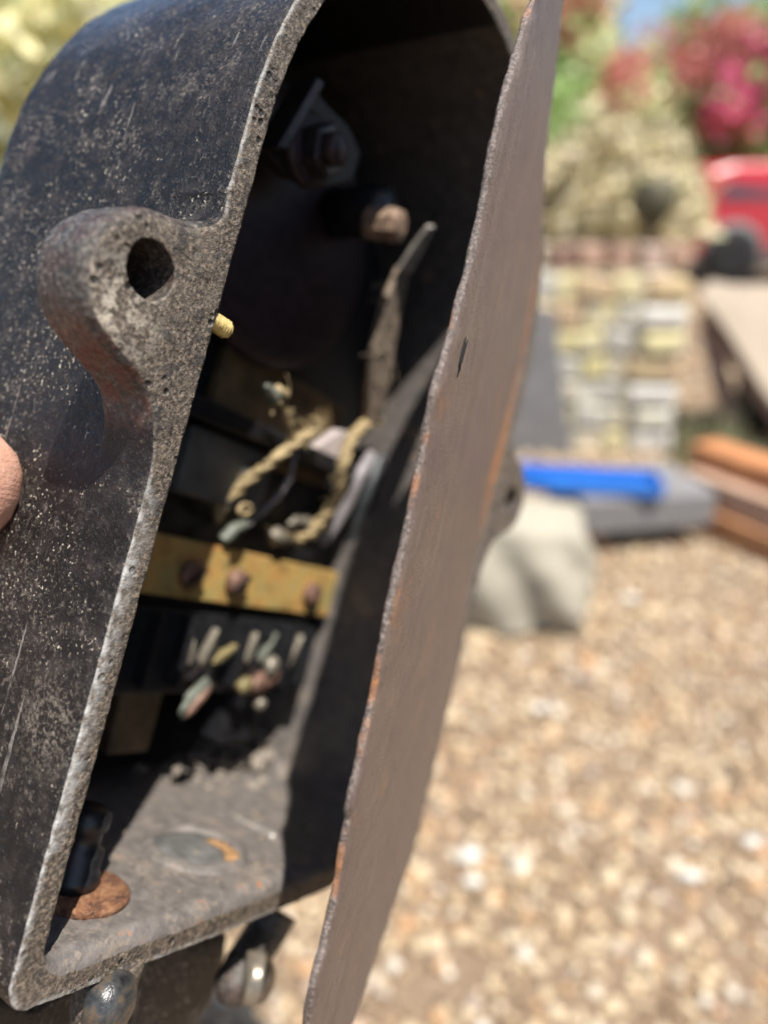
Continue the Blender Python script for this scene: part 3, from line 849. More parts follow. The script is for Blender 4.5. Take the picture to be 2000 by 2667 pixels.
# contact block under the bar and its contact fingers
mb = MB(); mb.box((0.11, 0.064, -0.0815), (0.078, 0.018, 0.004)); mb.build('contact_block', BLACK, box, bevel=0.001)
for k in range(9):
    mb = MB(); mb.box((0.042 + 0.0175 * k, 0.0655, -0.0745), (0.0011, 0.015, 0.0045 + 0.001 * (k % 2))); mb.build('barrier', BLACK, box, bevel=0.0004)
fing = [((482, 1728), (508, 1672), CONT), ((518, 1728), (568, 1645), CONT), ((548, 1722), (618, 1684), TARN), ((632, 1722), (672, 1655), CONT), ((672, 1722), (722, 1656), VERD), ((742, 1735), (788, 1662), CONT)]
for (a, b, m_) in fing:
    A, B_ = Bd(*a, 0.0715), Bd(*b, 0.069)
    mid = (A + B_) / 2; t = (B_ - A); L_ = t.length / 2; t.normalize()
    s_ = t.cross(Vector((0, 0, 1))).normalized()
    mb = MB(); wd = 0.0021
    outl = [(-1.1, 0.2), (-0.75, 0.9), (-0.1, 1.15), (0.55, 0.75), (1.2, 0.0), (0.5, -0.35), (-0.1, -0.7), (-0.8, -0.6)]
    mb.prism([(mid.x + t.x * q * L_ + s_.x * r * wd, mid.y + t.y * q * L_ + s_.y * r * wd) for q, r in outl], mid.z - 0.0026, mid.z + 0.0012)
    cf = mb.build('contact_finger', m_, box, bevel=0.0004, disp=0.0003, dscale=400)
    mb = MB(); mb.box((A.x - t.x * 0.003, A.y - t.y * 0.003, mid.z - 0.004), (0.0032, 0.0045, 0.003)); mb.build('clamp', DARKM, cf, bevel=0.0006)
c = Bd(692, 1775, 0.068); mb = MB(); mb.blob((c.x, c.y, -0.069), (0.0115, 0.0052, 0.004), 0.35, 3, 3, Matrix.Rotation(R(20), 3, 'Z')); lug_a = mb.build('cable_lug', COPPER, box)
c = Bd(714, 1740, 0.064); mb = MB(); mb.blob((c.x, c.y, -0.0655), (0.0045, 0.0058, 0.003), 0.3, 5, 2); mb.build('solder', CONT, lug_a)
c = Bd(650, 1790, 0.064); mb = MB(); mb.blob((c.x, c.y, -0.067), (0.0045, 0.004, 0.003), 0.4, 8, 2); mb.build('solder', TARN, lug_a)
c = Bd(515, 1815, 0.066); mb = MB(); mb.blob((c.x, c.y, -0.067), (0.0098, 0.0042, 0.0022), 0.5, 6, 3, Matrix.Rotation(R(52), 3, 'Z')); lug_b = mb.build('cable_lug', VERD, box)
mb = MB(); mb.blob((c.x - 0.0002, c.y - 0.0016, -0.0646), (0.0092, 0.0019, 0.0014), 0.4, 9, 2, Matrix.Rotation(R(50), 3, 'Z')); mb.build('copper_edge', COPPER, lug_b)
c = Bd(690, 1838, 0.066); mb = MB(); mb.lathe((c.x, c.y, -0.072), (0, 0, 1), [(0.003, 0), (0.003, 0.004), (0.002, 0.0055)], 16); mb.build('screw_head', CONT, box)
# dark posts, lower insulators in the shade
for x in (0.055, 0.085, 0.15):
    mb = MB(); mb.box((x, 0.034, -0.088), (0.011, 0.013, 0.010)); mb.build('insulator', BROWNB if x == 0.085 else BLACK, box, bevel=0.0015)

# brass screw end through the left wall
c = Bd(585, 856, 0.004)
prof = []
for k in range(9):
    prof += [(0.0028, 0.0009 * k), (0.0021, 0.0009 * k + 0.00045)]
prof += [(0.0022, 0.0082), (0.0019, 0.0086), (0.0008, 0.0087), (0.0006, 0.0095), (0.0001, 0.0096)]
mb = MB(); mb.lathe((-0.0006, c.y + 0.0002, -0.0036), (1, -0.1, 0.15), prof, 20)
mb.build('brass_screw', BRASS, box, disp=0.0002, dscale=700)
mb = MB(); mb.blob((0.0022, 0.177, -0.007), (0.0034, 0.0068, 0.004), 0.35, 2, 3); mb.build('black_lump', BLACK, box)  # small black lump on the left wall below the brass screw

# on the floor of the box: plug, knob, rust washer, dust
c = Bu(508, 2212, 0.0)
mb = MB(); mb.lathe((c.x, -0.0008, c.z), (0, 1, 0), [(0.0150, 0), (0.0150, 0.0012), (0.0100, 0.0016), (0, 0.0016)], 48); plug = mb.build('floor_plug', PLUGM, box, disp=0.0004, dscale=200)
mb = MB(); mb.lathe((c.x, -0.001, c.z), (0, 1, 0), [(0.0215, 0), (0.0195, 0.0016), (0.0175, 0.0030), (0.0158, 0.0028), (0.0146, 0.0016), (0.0142, 0.0)], 56); mb.build('plug_ring', INNER, plug, disp=0.0009, dscale=170)
mb = MB()
for k in range(40):
    t = random.uniform(-0.9, 0.75); rr = random.uniform(0.0135, 0.0172)
    ca, sa = math.cos(t), math.sin(t); r = random.uniform(0.0007, 0.0018)
    mb.blob((c.x + rr * (ca * 0.65 + sa * 0.2), 0.0012, c.z + rr * (ca * 0.6 - sa * 0.75) * 0.9), (r * 1.4, r * 0.5, r * 1.4), 0.5, k, 1)
mb.build('rust_crust', OCHRE, box)
c = Bu(212, 2330, 0.0)
mb = MB(); mb.lathe((c.x, -0.0005, c.z), (0, 1, 0), [(0.0145, 0), (0.0145, 0.0022), (0.0138, 0.0028), (0.006, 0.0029)], 40); mb.build('rust_washer', RUSTW, box, disp=0.0003, dscale=300)
mb = MB(); mb.lathe((c.x - 0.002, 0.002, c.z - 0.004), (0.0, 1, 0.0), [(0.0085, 0), (0.0085, 0.004), (0.0075, 0.005), (0.0078, 0.011), (0.006, 0.012), (0.006, 0.017), (0.0072, 0.018), (0.0072, 0.022), (0.005, 0.024)], 28); mb.build('knob', BLACK, box)
mb = MB()
for k in range(190):
    x = min(0.199, 0.2 - abs(random.gauss(0, 0.028))); z = -min(0.112, 0.112 - abs(random.gauss(0, 0.013)))
    if x < 0.11 or -z < 0.066: continue
    hh = 0.026 * max(0, 1 - (0.2 - x) / 0.055) * max(0, 1 - (0.112 + z) / 0.03)
    r = random.uniform(0.0014, 0.0048) * (1 if hh > 0.004 else 0.7)
    mb.blob((x, hh * random.uniform(0.2, 1) + r * 0.1, z), (r * 1.3, r * 0.8, r), 0.7, k, 2, Matrix.Rotation(random.uniform(0, 6), 3, 'Y'), 2.4)
tag(mb.build('dust_heap', DUST, box), kind='stuff')
mb = MB()
for k in range(90):
    x = random.uniform(0.03, 0.19); z = -random.uniform(0.004, 0.095); r = random.choice((0.0004, 0.0006, 0.0008, 0.0012, 0.0017))
    mb.blob((x, r * 0.2, z), (r * random.uniform(1, 1.7), r * 0.7, r), 0.4, k, 1)
tag(mb.build('grit', GRIT, box), kind='stuff')
mb = MB()
mb.tube([Bu(600, 2120, 0.0004), Bu(640, 2142, 0.0006), Bu(680, 2160, 0.0006), Bu(706, 2176, 0.0008), Bu(722, 2180, 0.0006)], [0.0006, 0.0011, 0.0012, 0.0019, 0.0008], 8, 0.3, 0.7)
mb.build('weld_spatter', STEEL, box)

# under the box: cable gland, two lugs with domed screws
mb = MB(); mb.prism([(q.x, q.y) for q in (Bd(330, 2760, .03), Bd(470, 2760, .03), Bd(560, 2600, .03), Bd(590, 2500, .03), Bd(600, 2430, .03), Bd(330, 2470, .03))], -0.075, -0.03); 
mb.build('cable_gland', PAINT, box, bevel=0.003, disp=0.0004, dscale=200)
mb = MB(); mb.prism([(q.x, q.y) for q in [Bd(x_, y_, .03) for x_, y_ in ((-120, 2760), (300, 2760), (262, 2580), (185, 2575), (90, 2632), (-120, 2560))]], -0.085, -0.03); mb.build('lower_bracket', PAINT, box, bevel=0.002, disp=0.0004, dscale=200)
def dome(name, px, py, d, r, ax, mat, parent):
    c = Bd(px, py, d)
    mb = MB(); mb.lathe(c, ax, [(r * .93, -r * .45)] + [(r * math.cos(t), r * 0.8 * math.sin(t)) for t in np.linspace(-0.3, 1.5, 9)] + [(0, r * 0.8)], 28)
    return mb.build(name, mat, parent, disp=0.0003, dscale=260)
c = Bd(268, 2625, 0.006)
mb = MB(); mb.lathe((c.x + 0.001, -0.0105, c.z - 0.002), (0.05, -1, 0.0), [(0.0095, -0.002), (0.0088, 0.006), (0.009, 0.016), (0.008, 0.022)], 24); ll = mb.build('screw_boss', RIM, box, disp=0.0011, dscale=150)
dome('dome_screw', 287, 2606, 0.000, 0.0088, (0.45, 0.15, 1), WORN, ll)
c = Bd(620, 2500, 0.018)
mb = MB(); mb.tube([Bd(720, 2370, .02), Bd(690, 2430, .02), Bd(645, 2500, .019), Bd(612, 2565, .018), Bd(604, 2600, .018)], [0.009, 0.0085, 0.008, 0.0085, 0.004], 18, 0.03); lr = mb.build('screw_boss', LUG, box)
dome('dome_screw', 666, 2546, 0.008, 0.0094, (0.75, 0.05, 0.65), SCREWH, lr)

# ================================================================== HAND holding the box from behind
SKIN = NM('skin'); f_ = SKIN.math('ADD', SKIN.noise(900, 3), SKIN.math('MULTIPLY', SKIN.noise(1, 3, 0.6, co=SKIN.scaled((250, 900, 250))), 1.5)); 
SKIN.color(SKIN.ramp(SKIN.noise(120, 3), (0.35, (0.5, 0.25, 0.17, 1)), (0.7, (0.62, 0.36, 0.27, 1)))).rough(0.5).bump(f_, 0.0004, 0.6)
SKIN.b.inputs['Subsurface Weight'].default_value = 0.15
SKIN.b.inputs['Subsurface Radius'].default_value = (0.004, 0.0015, 0.0008)
SKIN = SKIN.m
def skinned(name, pts, edges, rads, root, parent, mat, sub=2):
    me = bpy.data.meshes.new(name); me.from_pydata(pts, edges, [])
    o = link(name, me, mat, parent)
    bm = bmesh.new(); bm.from_mesh(me); L_ = bm.verts.layers.skin.verify(); bm.verts.ensure_lookup_table()
    for v, r in zip(bm.verts, rads):
        v[L_].radius = (r, r) if not isinstance(r, tuple) else r
        v[L_].use_root = (v.index == root)
    bm.to_mesh(me); bm.free()
    o.modifiers.new('skin', 'SKIN').use_smooth_shade = True
    s_ = o.modifiers.new('sub', 'SUBSURF'); s_.levels = s_.render_levels = sub
    return o
HP, HE, HR = [], [], []
def hv(p, r, prev_=None):
    HP.append(p); HR.append(r); i = len(HP) - 1
    if prev_ is not None: HE.append((prev_, i))
    return i
wrist = hv((-0.075, 0.055, -0.235), 0.026)
palm = hv((-0.045, 0.085, -0.175), (0.030))
palm2 = hv((-0.01, 0.10, -0.150), 0.020, palm); HE.append((wrist, palm))
arm = hv((-0.16, -0.02, -0.36), 0.036, wrist); arm2 = hv((-0.26, -0.10, -0.50), 0.042, arm)
t1 = hv((-0.052, 0.110, -0.150), 0.018, palm); t2 = hv((-0.031, 0.1130, -0.112), 0.0165, t1); t3 = hv((-0.0215, 0.1140, -0.072), 0.0205, t2); t4 = hv((-0.0225, 0.1130, -0.0440), 0.0205, t3)
for k, (du, ln_) in enumerate(((0.05, 0.9), (0.026, 1.0), (0.002, 0.95), (-0.022, 0.78))):
    a = hv((0.005, 0.10 + du * 0.8, -0.140), 0.010, palm2)
    b = hv((0.035 * ln_ + 0.01, 0.105 + du, -0.1335), 0.009, a)
    c_ = hv((0.06 * ln_ + 0.01, 0.107 + du, -0.131), 0.0085, b)
    hv((0.078 * ln_ + 0.01, 0.108 + du, -0.1295), 0.0075, c_)
hand = empty('hand', (0, 0, 0), 'bare hand reaching in at the left edge, thumb pressed on the black iron', 'hand')
hand.matrix_world = BOX
skinned('hand_skin', HP, HE, HR, palm, hand, SKIN)
mb = MB(); mb.blob((-0.0325, 0.1135, -0.066), (0.0012, 0.0070, 0.0085), 0.05, 1, 2); mb.build('thumb_nail', plain('nail', (0.62, 0.36, 0.28, 1), 0.35, var=0.08), hand)

# ================================================================== GROUND AND YARD
def mat_ground():
    m = NM('gravel_bed')
    a = m.noise(60, 4, 0.7); b = m.noise(3, 3)
    base = m.ramp(a, (0.35, (0.13, 0.088, 0.055, 1)), (0.55, (0.25, 0.175, 0.11, 1)), (0.75, (0.42, 0.32, 0.21, 1)))
    base = m.mix(m.mapr(b, 0.4, 0.7, 0, 0.5), base, (0.3, 0.2, 0.13, 1))
    m.color(base).rough(0.9).bump(a, 0.02, 0.8)
    return m.m
mb = MB(); mb.add([(-80, -20, 0), (80, -20, 0), (80, 160, 0), (-80, 160, 0)], [(0, 1, 2, 3)])
tag(mb.build('ground', mat_ground()), 'pale tan gravel yard', kind='structure')

def mat_stones():
    m = NM('gravel_stones')
    gi = m.n('ShaderNodeNewGeometry').outputs['Random Per Island']
    base = m.ramp(gi, (0.0, (0.14, 0.09, 0.05, 1)), (0.22, (0.27, 0.185, 0.105, 1)), (0.4, (0.42, 0.31, 0.18, 1)), (0.5, (0.44, 0.24, 0.11, 1)), (0.56, (0.28, 0.24, 0.21, 1)), (0.64, (0.48, 0.37, 0.225, 1)), (0.9, (0.53, 0.425, 0.28, 1)), (0.99, (0.64, 0.58, 0.49, 1)))
    m.t.nodes[-1]
    base = m.mix(m.mapr(m.noise(120, 3), 0.4, 0.7, 0, 0.4), base, (0.4, 0.29, 0.19, 1))
    m.color(base).rough(0.65).bump(m.noise(300, 3), 0.002, 0.5)
    return m.m
STONES = mat_stones()
bmt = bmesh.new(); bmesh.ops.create_icosphere(bmt, subdivisions=1, radius=1.0)
icoV = np.array([v.co for v in bmt.verts]); icoF = np.array([[v.index for v in f.verts] for f in bmt.faces]); bmt.free()
def scatter(n, region, smin, smax, zf=0.35):
    vs = np.zeros((n, len(icoV), 3)); 
    for i in range(n):
        while True:
            y = random.uniform(region[2], region[3]); x = random.uniform(region[0], region[1])
            if abs(x - 0.05) < 0.25 + 0.62 * y and noise.noise(Vector((x * 9, y * 9, 0.4))) + 0.5 * noise.noise(Vector((x * 25, y * 25, 3.4))) > random.uniform(-0.95, -0.25): break
        r = random.uniform(smin, smax) * (1.0 if random.random() < 0.8 else 1.5)
        q = icoV * (1 + rng.uniform(-0.22, 0.22, (len(icoV), 1)))
        q = q * np.array([r * random.uniform(.8, 1.35), r * random.uniform(.7, 1.1), r * random.uniform(.5, .8)])
        a = random.uniform(0, 6.28); ca, sa = math.cos(a), math.sin(a)
        q = q @ np.array([[ca, sa, 0], [-sa, ca, 0], [0, 0, 1]])
        vs[i] = q + np.array([x, y, r * zf])
    return vs.reshape(-1, 3), (icoF[None] + (np.arange(n) * len(icoV))[:, None, None]).reshape(-1, 3)
V1, F1 = scatter(17000, (-0.6, 1.9, 0.45, 3.0), 0.0045, 0.0115)
V2, F2 = scatter(2500, (-0.6, 5.0, 3.0, 8.0), 0.012, 0.03)
V3, F3 = scatter(600, (-0.6, 1.9, 0.45, 3.0), 0.011, 0.017, 0.45)
me = bpy.data.meshes.new('gravel')
off2 = len(V1); off3 = off2 + len(V2)
me.from_pydata(np.vstack([V1, V2, V3]).tolist(), [], np.vstack([F1, F2 + off2, F3 + off3]).tolist())
me.polygons.foreach_set('use_smooth', [True] * len(me.polygons))
tag(link('gravel', me, STONES), 'loose tan and cream gravel stones covering the yard', kind='stuff')
WHITE_P = plain('white_pebble', (0.56, 0.53, 0.47, 1), 0.45, var=0.08, scale=60, bump=0.001)
for (px, py, s_, lab) in ((1222, 2232, 0.020, 'largest white pebble, nearest the lid in the gravel'), (1230, 2300, 0.014, 'white pebble just below the largest white one'), (1355, 2262, 0.014, 'round white pebble right of the largest white one'),
                     (1795, 2285, 0.016, 'white pebble on the gravel near the right edge, low down'), (1955, 2195, 0.016, 'bluish white pebble furthest right in the gravel'), (1402, 1848, 0.016, 'white pebble alone in the middle of the gravel'), (1640, 1560, 0.02, 'pale pebble nearest the canvas bundle')):
    p = G(px, py, 0.012)
    mb = MB(); mb.blob((p.x, p.y, 0.016), (s_ * 1.1, s_ * 0.7, s_ * 0.55), 0.25, px, 2)
    tag(mb.build('pebble', WHITE_P), lab, 'pebble', 'white pebbles in the gravel')

# canvas bundle
def mat_canvas():
    m = NM('beige_canvas'); b = m.noise(6, 3); a = m.noise(400, 2)
    m.color(m.ramp(b, (0.3, (0.29, 0.265, 0.205, 1)), (0.7, (0.37, 0.335, 0.265, 1)))).rough(0.9).bump(a, 0.001, 0.4)
    return m.m
CANVAS = mat_canvas()
def sack(name, base, hx, hy, hz, rz, mat, label, cat, fold=0.012, lean=0.0):
    bm = bmesh.new(); bmesh.ops.create_cube(bm, size=2.0)
    bmesh.ops.subdivide_edges(bm, edges=bm.edges[:], cuts=16, use_grid_fill=True)
    for v in bm.verts:
        p = v.co.copy()
        q = Vector((p.x, p.y, p.z))
        m_ = max(abs(p.x), abs(p.y), abs(p.z))
        s_ = p.normalized() * 1.25
        q = p * 0.5 + s_ * 0.5
        wv = math.sin(q.x * 6.5 + q.z * 3.0 + q.y * 2) * fold * (1 - 0.5 * (q.z + 1) / 2)
        bulge = 1 + 0.08 * (1 - q.z)
        v.co = Vector((q.x * hx * bulge + lean * q.z, q.y * hy * bulge - wv * 1.4, (q.z + 1) * hz)) + p * fold * 0.8 * noise.noise(p * 2.3)
    me = bpy.data.meshes.new(name); bm.to_mesh(me); bm.free()
    for f in me.polygons: f.use_smooth = True
    o = link(name, me, mat); o.location = base; o.rotation_euler = (0, 0, rz)
    return tag(o, label, cat)
pb = G(1335, 1640)
sack('canvas_bundle', (pb.x, pb.y + 0.11, 0.0), 0.175, 0.125, 0.138, R(-8), CANVAS, 'beige canvas bundle with soft folds lying on the gravel beside the grey slab', 'bundle')

CONC = plain('grey_concrete', (0.185, 0.178, 0.175, 1), 0.85, var=0.2, scale=25, bump=0.002)
TERRA = plain('orange_timber', (0.44, 0.185, 0.07, 1), 0.6, var=0.3, scale=12, bump=0.001)
TERRB = plain('pinkish_timber', (0.43, 0.28, 0.195, 1), 0.7, var=0.2, scale=12, bump=0.001)
TERRC = plain('brown_timber', (0.38, 0.185, 0.085, 1), 0.7, var=0.25, scale=12, bump=0.001)
# slab on two short bearers
a, b = G(1500, 1452), G(1845, 1425)
mid = (a + b) / 2; rz = math.atan2(b.y - a.y, b.x - a.x); Lh = (b - a).length / 2
slab = empty('paving_slab', (mid.x, mid.y, 0), 'thick grey concrete slab raised off the gravel, blue tray on top', 'slab', rz=rz)
mb = MB(); mb.box((0, 0.14, 0.125), (Lh, 0.14, 0.058)); mb.build('slab_body', CONC, slab, bevel=0.012)
mb = MB(); mb.box((-Lh * 0.75, 0.16, 0.034), (0.06, 0.1, 0.033)); mb.build('bearer', TERRC, slab)
mb = MB(); mb.box((Lh * 0.9, 0.2, 0.034), (0.02, 0.07, 0.033)); mb.build('bearer', TERRC, slab)
# blue tray on the slab
BLUE = plain('blue_plastic', (0.025, 0.15, 0.5, 1), 0.35, var=0.12, scale=20, bump=0)
a, b = G(1350, 1232, 0.21), G(1700, 1262, 0.19)
cx = (a + b) / 2
tray = empty('plastic_tray', (cx.x - 0.01, cx.y - 0.02, 0.185), 'bright blue plastic tray lying across the grey slab', 'tray', rz=R(-9))
mb = MB(); mb.prism([(-0.23, -0.045), (-0.1, -0.085), (0.22, -0.07), (0.22, 0.06), (-0.21, 0.07)], 0.0, 0.008); mb.build('tray_floor', BLUE, tray)
mb = MB(); 
rimp = [(-0.23, -0.045), (-0.1, -0.085), (0.22, -0.07), (0.22, 0.06), (-0.21, 0.07)]
for i in range(5):
    p, q = Vector(rimp[i]), Vector(rimp[(i + 1) % 5]); mm = (p + q) / 2; an = math.atan2(q.y - p.y, q.x - p.x)
    mb.box((mm.x, mm.y, 0.022), ((q - p).length / 2, 0.004, 0.017), Matrix.Rotation(an, 3, 'Z'))
mb.build('tray_rim', BLUE, tray)
# timber baulks on the right
a, b = G(1830, 1395), G(2060, 1500)
dr = (b - a); rz = math.atan2(dr.y, dr.x)
for (sx, z, m_, lab, w_, back) in ((-0.02, 0.045, TERRC, 'brown timber baulk at the bottom of the stack by the slab', 0.055, 0.02), (-0.09, 0.135, TERRB, 'pinkish timber baulk in the middle of the stack', 0.05, 0.05), (-0.13, 0.215, TERRA, 'orange timber baulk on top of the stack by the stone pier', 0.07, 0.11)):
    c = a + dr.normalized() * (0.36 + sx)
    nrm = Vector((-dr.y, dr.x, 0)).normalized()
    c = c + nrm * back
    mb = MB(); mb.box((0, 0.03, 0), (0.40, 0.06, 0.043 if z < 0.2 else 0.034))
    o = mb.build('timber_baulk', m_, bevel=0.002); o.location = (c.x, c.y, z); o.rotation_euler = (0, 0, rz)
    tag(o, lab, 'timber', 'timber baulks stacked by the slab')

# stone pier: mortar core, lichen stones, white blocks, brick course
pier = empty('stone_pier', (0, 0, 0), 'pale stone pier with yellow lichen, white blocks and a brick course on top', 'wall')
YP = 3.0
def mat_stone(name, c, lich):
    m = NM(name); a = m.noise(9, 3); b = m.noise(40, 3)
    base = m.ramp(b, (0.3, tuple(x * .72 for x in c[:3]) + (1,)), (0.7, c))
    base = m.mix(m.mapr(a, 0.45, 0.6, 0, lich), base, (0.66, 0.58, 0.25, 1))
    m.color(base).rough(0.9).bump(b, 0.01, 0.6)
    return m.m
SM = [mat_stone('cream_stone', (0.62, 0.56, 0.43, 1), 0.6), mat_stone('grey_stone', (0.5, 0.48, 0.43, 1), 0.25), mat_stone('tan_stone', (0.55, 0.4, 0.25, 1), 0.3), mat_stone('white_stone', (0.66, 0.63, 0.56, 1), 0.2), mat_stone('yellow_stone', (0.66, 0.58, 0.34, 1), 0.8)]
WB = mat_stone('white_block', (0.7, 0.67, 0.61, 1), 0.1)
MORT = plain('mortar', (0.6, 0.54, 0.42, 1), 0.95, var=0.25, scale=30, bump=0.004)
BRICK = [plain('salmon_brick', (0.4, 0.26, 0.19, 1), 0.9, var=0.2, scale=30, bump=0.003), plain('dark_red_brick', (0.22, 0.13, 0.1, 1), 0.9, var=0.25, scale=30, bump=0.003), plain('pink_brick', (0.46, 0.34, 0.27, 1), 0.9, var=0.2, scale=30, bump=0.003)]
x0 = V(1300, 1000, YP).x; x1 = V(1775, 1000, YP).x
zt = V(1600, 715, YP).z
mb = MB(); mb.box(((x0 + x1) / 2, YP + 0.225, zt / 2 - 0.01), ((x1 - x0) / 2 - 0.015, 0.2, zt / 2 - 0.012)); mb.build('core', MORT, pier)
nrow = 7
rowh = zt / nrow
xsplit = x0 + (x1 - x0) * 0.72
for r_ in range(nrow):
    x = x0 - (0.03 if r_ % 2 else 0.0)
    while x < xsplit - 0.03:
        w_ = random.uniform(0.07, 0.16); w_ = min(w_, xsplit - x)
        m_ = random.choice([SM[0], SM[0], SM[1], SM[2], SM[3], SM[4]])
        mb = MB(); mb.box((x + w_ / 2, YP + 0.05 + random.uniform(-.012, .01), rowh * (r_ + 0.5)), (w_ * random.uniform(0.42, 0.52), 0.055, rowh * random.uniform(0.36, 0.54)), Matrix.Rotation(random.uniform(-.22, .22), 3, 'Y'))
        mb.build('stone', m_, pier, bevel=0.014)
        x += w_
    mb = MB(); xl = xsplit + random.uniform(-.035, .02); mb.box(((xl + x1) / 2, YP + 0.05 + random.uniform(-.02, .01), rowh * (r_ + 0.5) - 0.006), ((x1 - xl) / 2 - random.uniform(0, .025), 0.07, rowh * random.uniform(0.36, 0.46)), Matrix.Rotation(random.uniform(-.05, .05), 3, 'Y'))
    mb.build('block', (WB, SM[3], WB, SM[2], SM[0], WB, SM[2])[r_], pier, bevel=0.02)
zb = zt + 0.06
xb = V(1440, 650, YP).x
for k in range(5):
    w_ = 0.115
    mb = MB(); mb.box((xb + w_ * (k + 0.5), YP + 0.14 + random.uniform(-.02, .02), zb + random.uniform(-.01, .006)), (w_ / 2 - random.uniform(0.006, 0.02), 0.09, random.uniform(0.035, 0.052)), Matrix.Rotation(random.uniform(-.12, .12), 3, 'Y'))
    mb.build('brick', BRICK[(1, 0, 0, 2, 0)[k]], pier, bevel=0.006)
mb = MB(); mb.box((xb + 0.2, YP + 0.3, zb), (0.3, 0.05, 0.03)); mb.build('coping', MORT, pier)

# grey slab leaning upright in front of the pier
a = G(1395, 1215); Ys = a.y + 0.15
xa, xb_ = V(1290, 1180, Ys).x, V(1490, 1180, Ys).x
xc, xd = V(1440, 800, Ys).x, V(1290, 800, Ys).x
z0, z1 = 0.0, V(1400, 800, Ys).z
mb = MB(); mb.prism([(xa, z0), (xb_, z0), (xc, z1), (xd, z1)], Ys - 0.03, Ys + 0.03, lambda x, y, z: (x, z, y)); 
tag(mb.build('upright_slab', CONC, bevel=0.01), 'plain grey slab standing upright against the left of the stone pier', 'slab')

# tan tarpaulin sagging over a timber trestle at the right
tr = empty('trestle', (0, 0, 0), 'weathered timber trestle leaning under the tan tarpaulin', 'trestle')
WOOD = plain('weathered_pinkish_wood', (0.23, 0.16, 0.145, 1), 0.85, var=0.25, scale=15, bump=0.001)
YT = 3.1
def beam(p, q, r, mat, parent, name):
    p, q = Vector(p), Vector(q); d_ = (q - p); L_ = d_.length / 2; z = d_.normalized(); x = z.orthogonal().normalized(); y = z.cross(x)
    M = Matrix((x, y, z)).transposed()
    mb = MB(); mb.box((p + q) / 2, (r, r, L_), M); return mb.build(name, mat, parent, bevel=0.004)
beam(V(1842, 850, YT + .05), V(1905, 1110, YT + .05), 0.028, WOOD, tr, 'leg')
beam(V(2120, 900, YT + .3), V(2150, 1100, YT + .3), 0.03, WOOD, tr, 'leg')
beam(V(1835, 815, YT + .06), V(2130, 1240, YT - .14), 0.025, WOOD, tr, 'rail')
TARP = plain('tan_tarpaulin', (0.29, 0.235, 0.175, 1), 0.8, var=0.12, scale=5, bump=0.003)
nx, ny = 26, 14
qA, qB = V(1850, 728, YT + 0.35), V(2450, 830, YT + 0.35)
tv = []; tf = []
pA, pB = V(1815, 775, YT), V(2330, 1500, YT - 0.35)
for i in range(nx + 1):
    for j in range(ny + 1):
        u = i / nx; w_ = j / ny
        p = pA.lerp(pB, u)
        up = (qA.lerp(qB, u) - p) * w_
        sag = -0.05 * math.sin(math.pi * w_) * math.sin(math.pi * u)
        p = p + up + Vector((0, 0, sag + 0.015 * math.sin(u * 14 + w_ * 4)))
        tv.append(p)
for i in range(nx):
    for j in range(ny):
        k = i * (ny + 1) + j; tf.append((k, k + 1, k + ny + 2, k + ny + 1))
mb = MB(); mb.add(tv, tf, True); tp = mb.build('tarpaulin', TARP)
sm_ = tp.modifiers.new('thick', 'SOLIDIFY'); sm_.thickness = 0.012
tag(tp, 'tan tarpaulin draped down at a slant over the timber trestle', 'tarpaulin')
# dark box in the shade below the tarpaulin
p = V(1990, 1010, YT + 0.25)
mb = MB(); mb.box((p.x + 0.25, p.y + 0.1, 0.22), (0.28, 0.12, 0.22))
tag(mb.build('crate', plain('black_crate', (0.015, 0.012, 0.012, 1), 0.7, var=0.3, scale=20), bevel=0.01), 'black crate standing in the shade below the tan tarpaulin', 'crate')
GRASSM = plain('weed_green', (0.2, 0.2, 0.1, 1), 0.6, var=0.4, scale=40, bump=0)
mb = MB()
for k in range(260):
    bx_ = V(random.uniform(1765, 1990), 1120, 2.85).x; by_ = random.uniform(2.7, 3.05); h_ = random.uniform(0.05, 0.26) * (1.0 if bx_ < 1.42 else 0.5)
    an = random.uniform(0, 6.28); lx_ = random.uniform(-.06, .06); w_ = 0.007
    mb.add([(bx_ - w_ * math.cos(an), by_ - w_ * math.sin(an), 0), (bx_ + w_ * math.cos(an), by_ + w_ * math.sin(an), 0), (bx_ + lx_, by_ + lx_, h_)], [(0, 1, 2)])
tag(mb.build('weeds', GRASSM), 'green weeds growing between the stone pier and the trestle', kind='stuff')

# ------------------------------------------------------------------ shrubs
def leafmat(name, *cols):
    m = NM(name); gi = m.n('ShaderNodeNewGeometry').outputs['Random Per Island']
    k = len(cols)
    m.color(m.ramp(gi, *[(i / max(1, k - 1), c) for i, c in enumerate(cols)])).rough(0.55)
    tr_ = m.n('ShaderNodeBsdfTranslucent'); mx = m.n('ShaderNodeMixShader'); mx.inputs[0].default_value = 0.3
    m.l(m.b.inputs['Base Color'].links[0].from_socket, tr_.inputs[0])
    out = m.t.nodes['Material Output']
    m.l(m.b.outputs[0], mx.inputs[1]); m.l(tr_.outputs[0], mx.inputs[2]); m.l(mx.outputs[0], out.inputs[0])
    return m.m
BARK = plain('bark', (0.13, 0.09, 0.06, 1), 0.9, var=0.3, scale=30, bump=0.004)
L_DRY = leafmat('dry_leaf', (0.4, 0.34, 0.2, 1), (0.68, 0.58, 0.38, 1), (0.76, 0.67, 0.46, 1), (0.46, 0.44, 0.22, 1), (0.82, 0.72, 0.55, 1))
L_PALE = leafmat('pale_leaf', (0.6, 0.62, 0.38, 1), (0.8, 0.76, 0.42, 1), (0.88, 0.8, 0.42, 1), (0.6, 0.66, 0.48, 1), (0.9, 0.84, 0.56, 1))
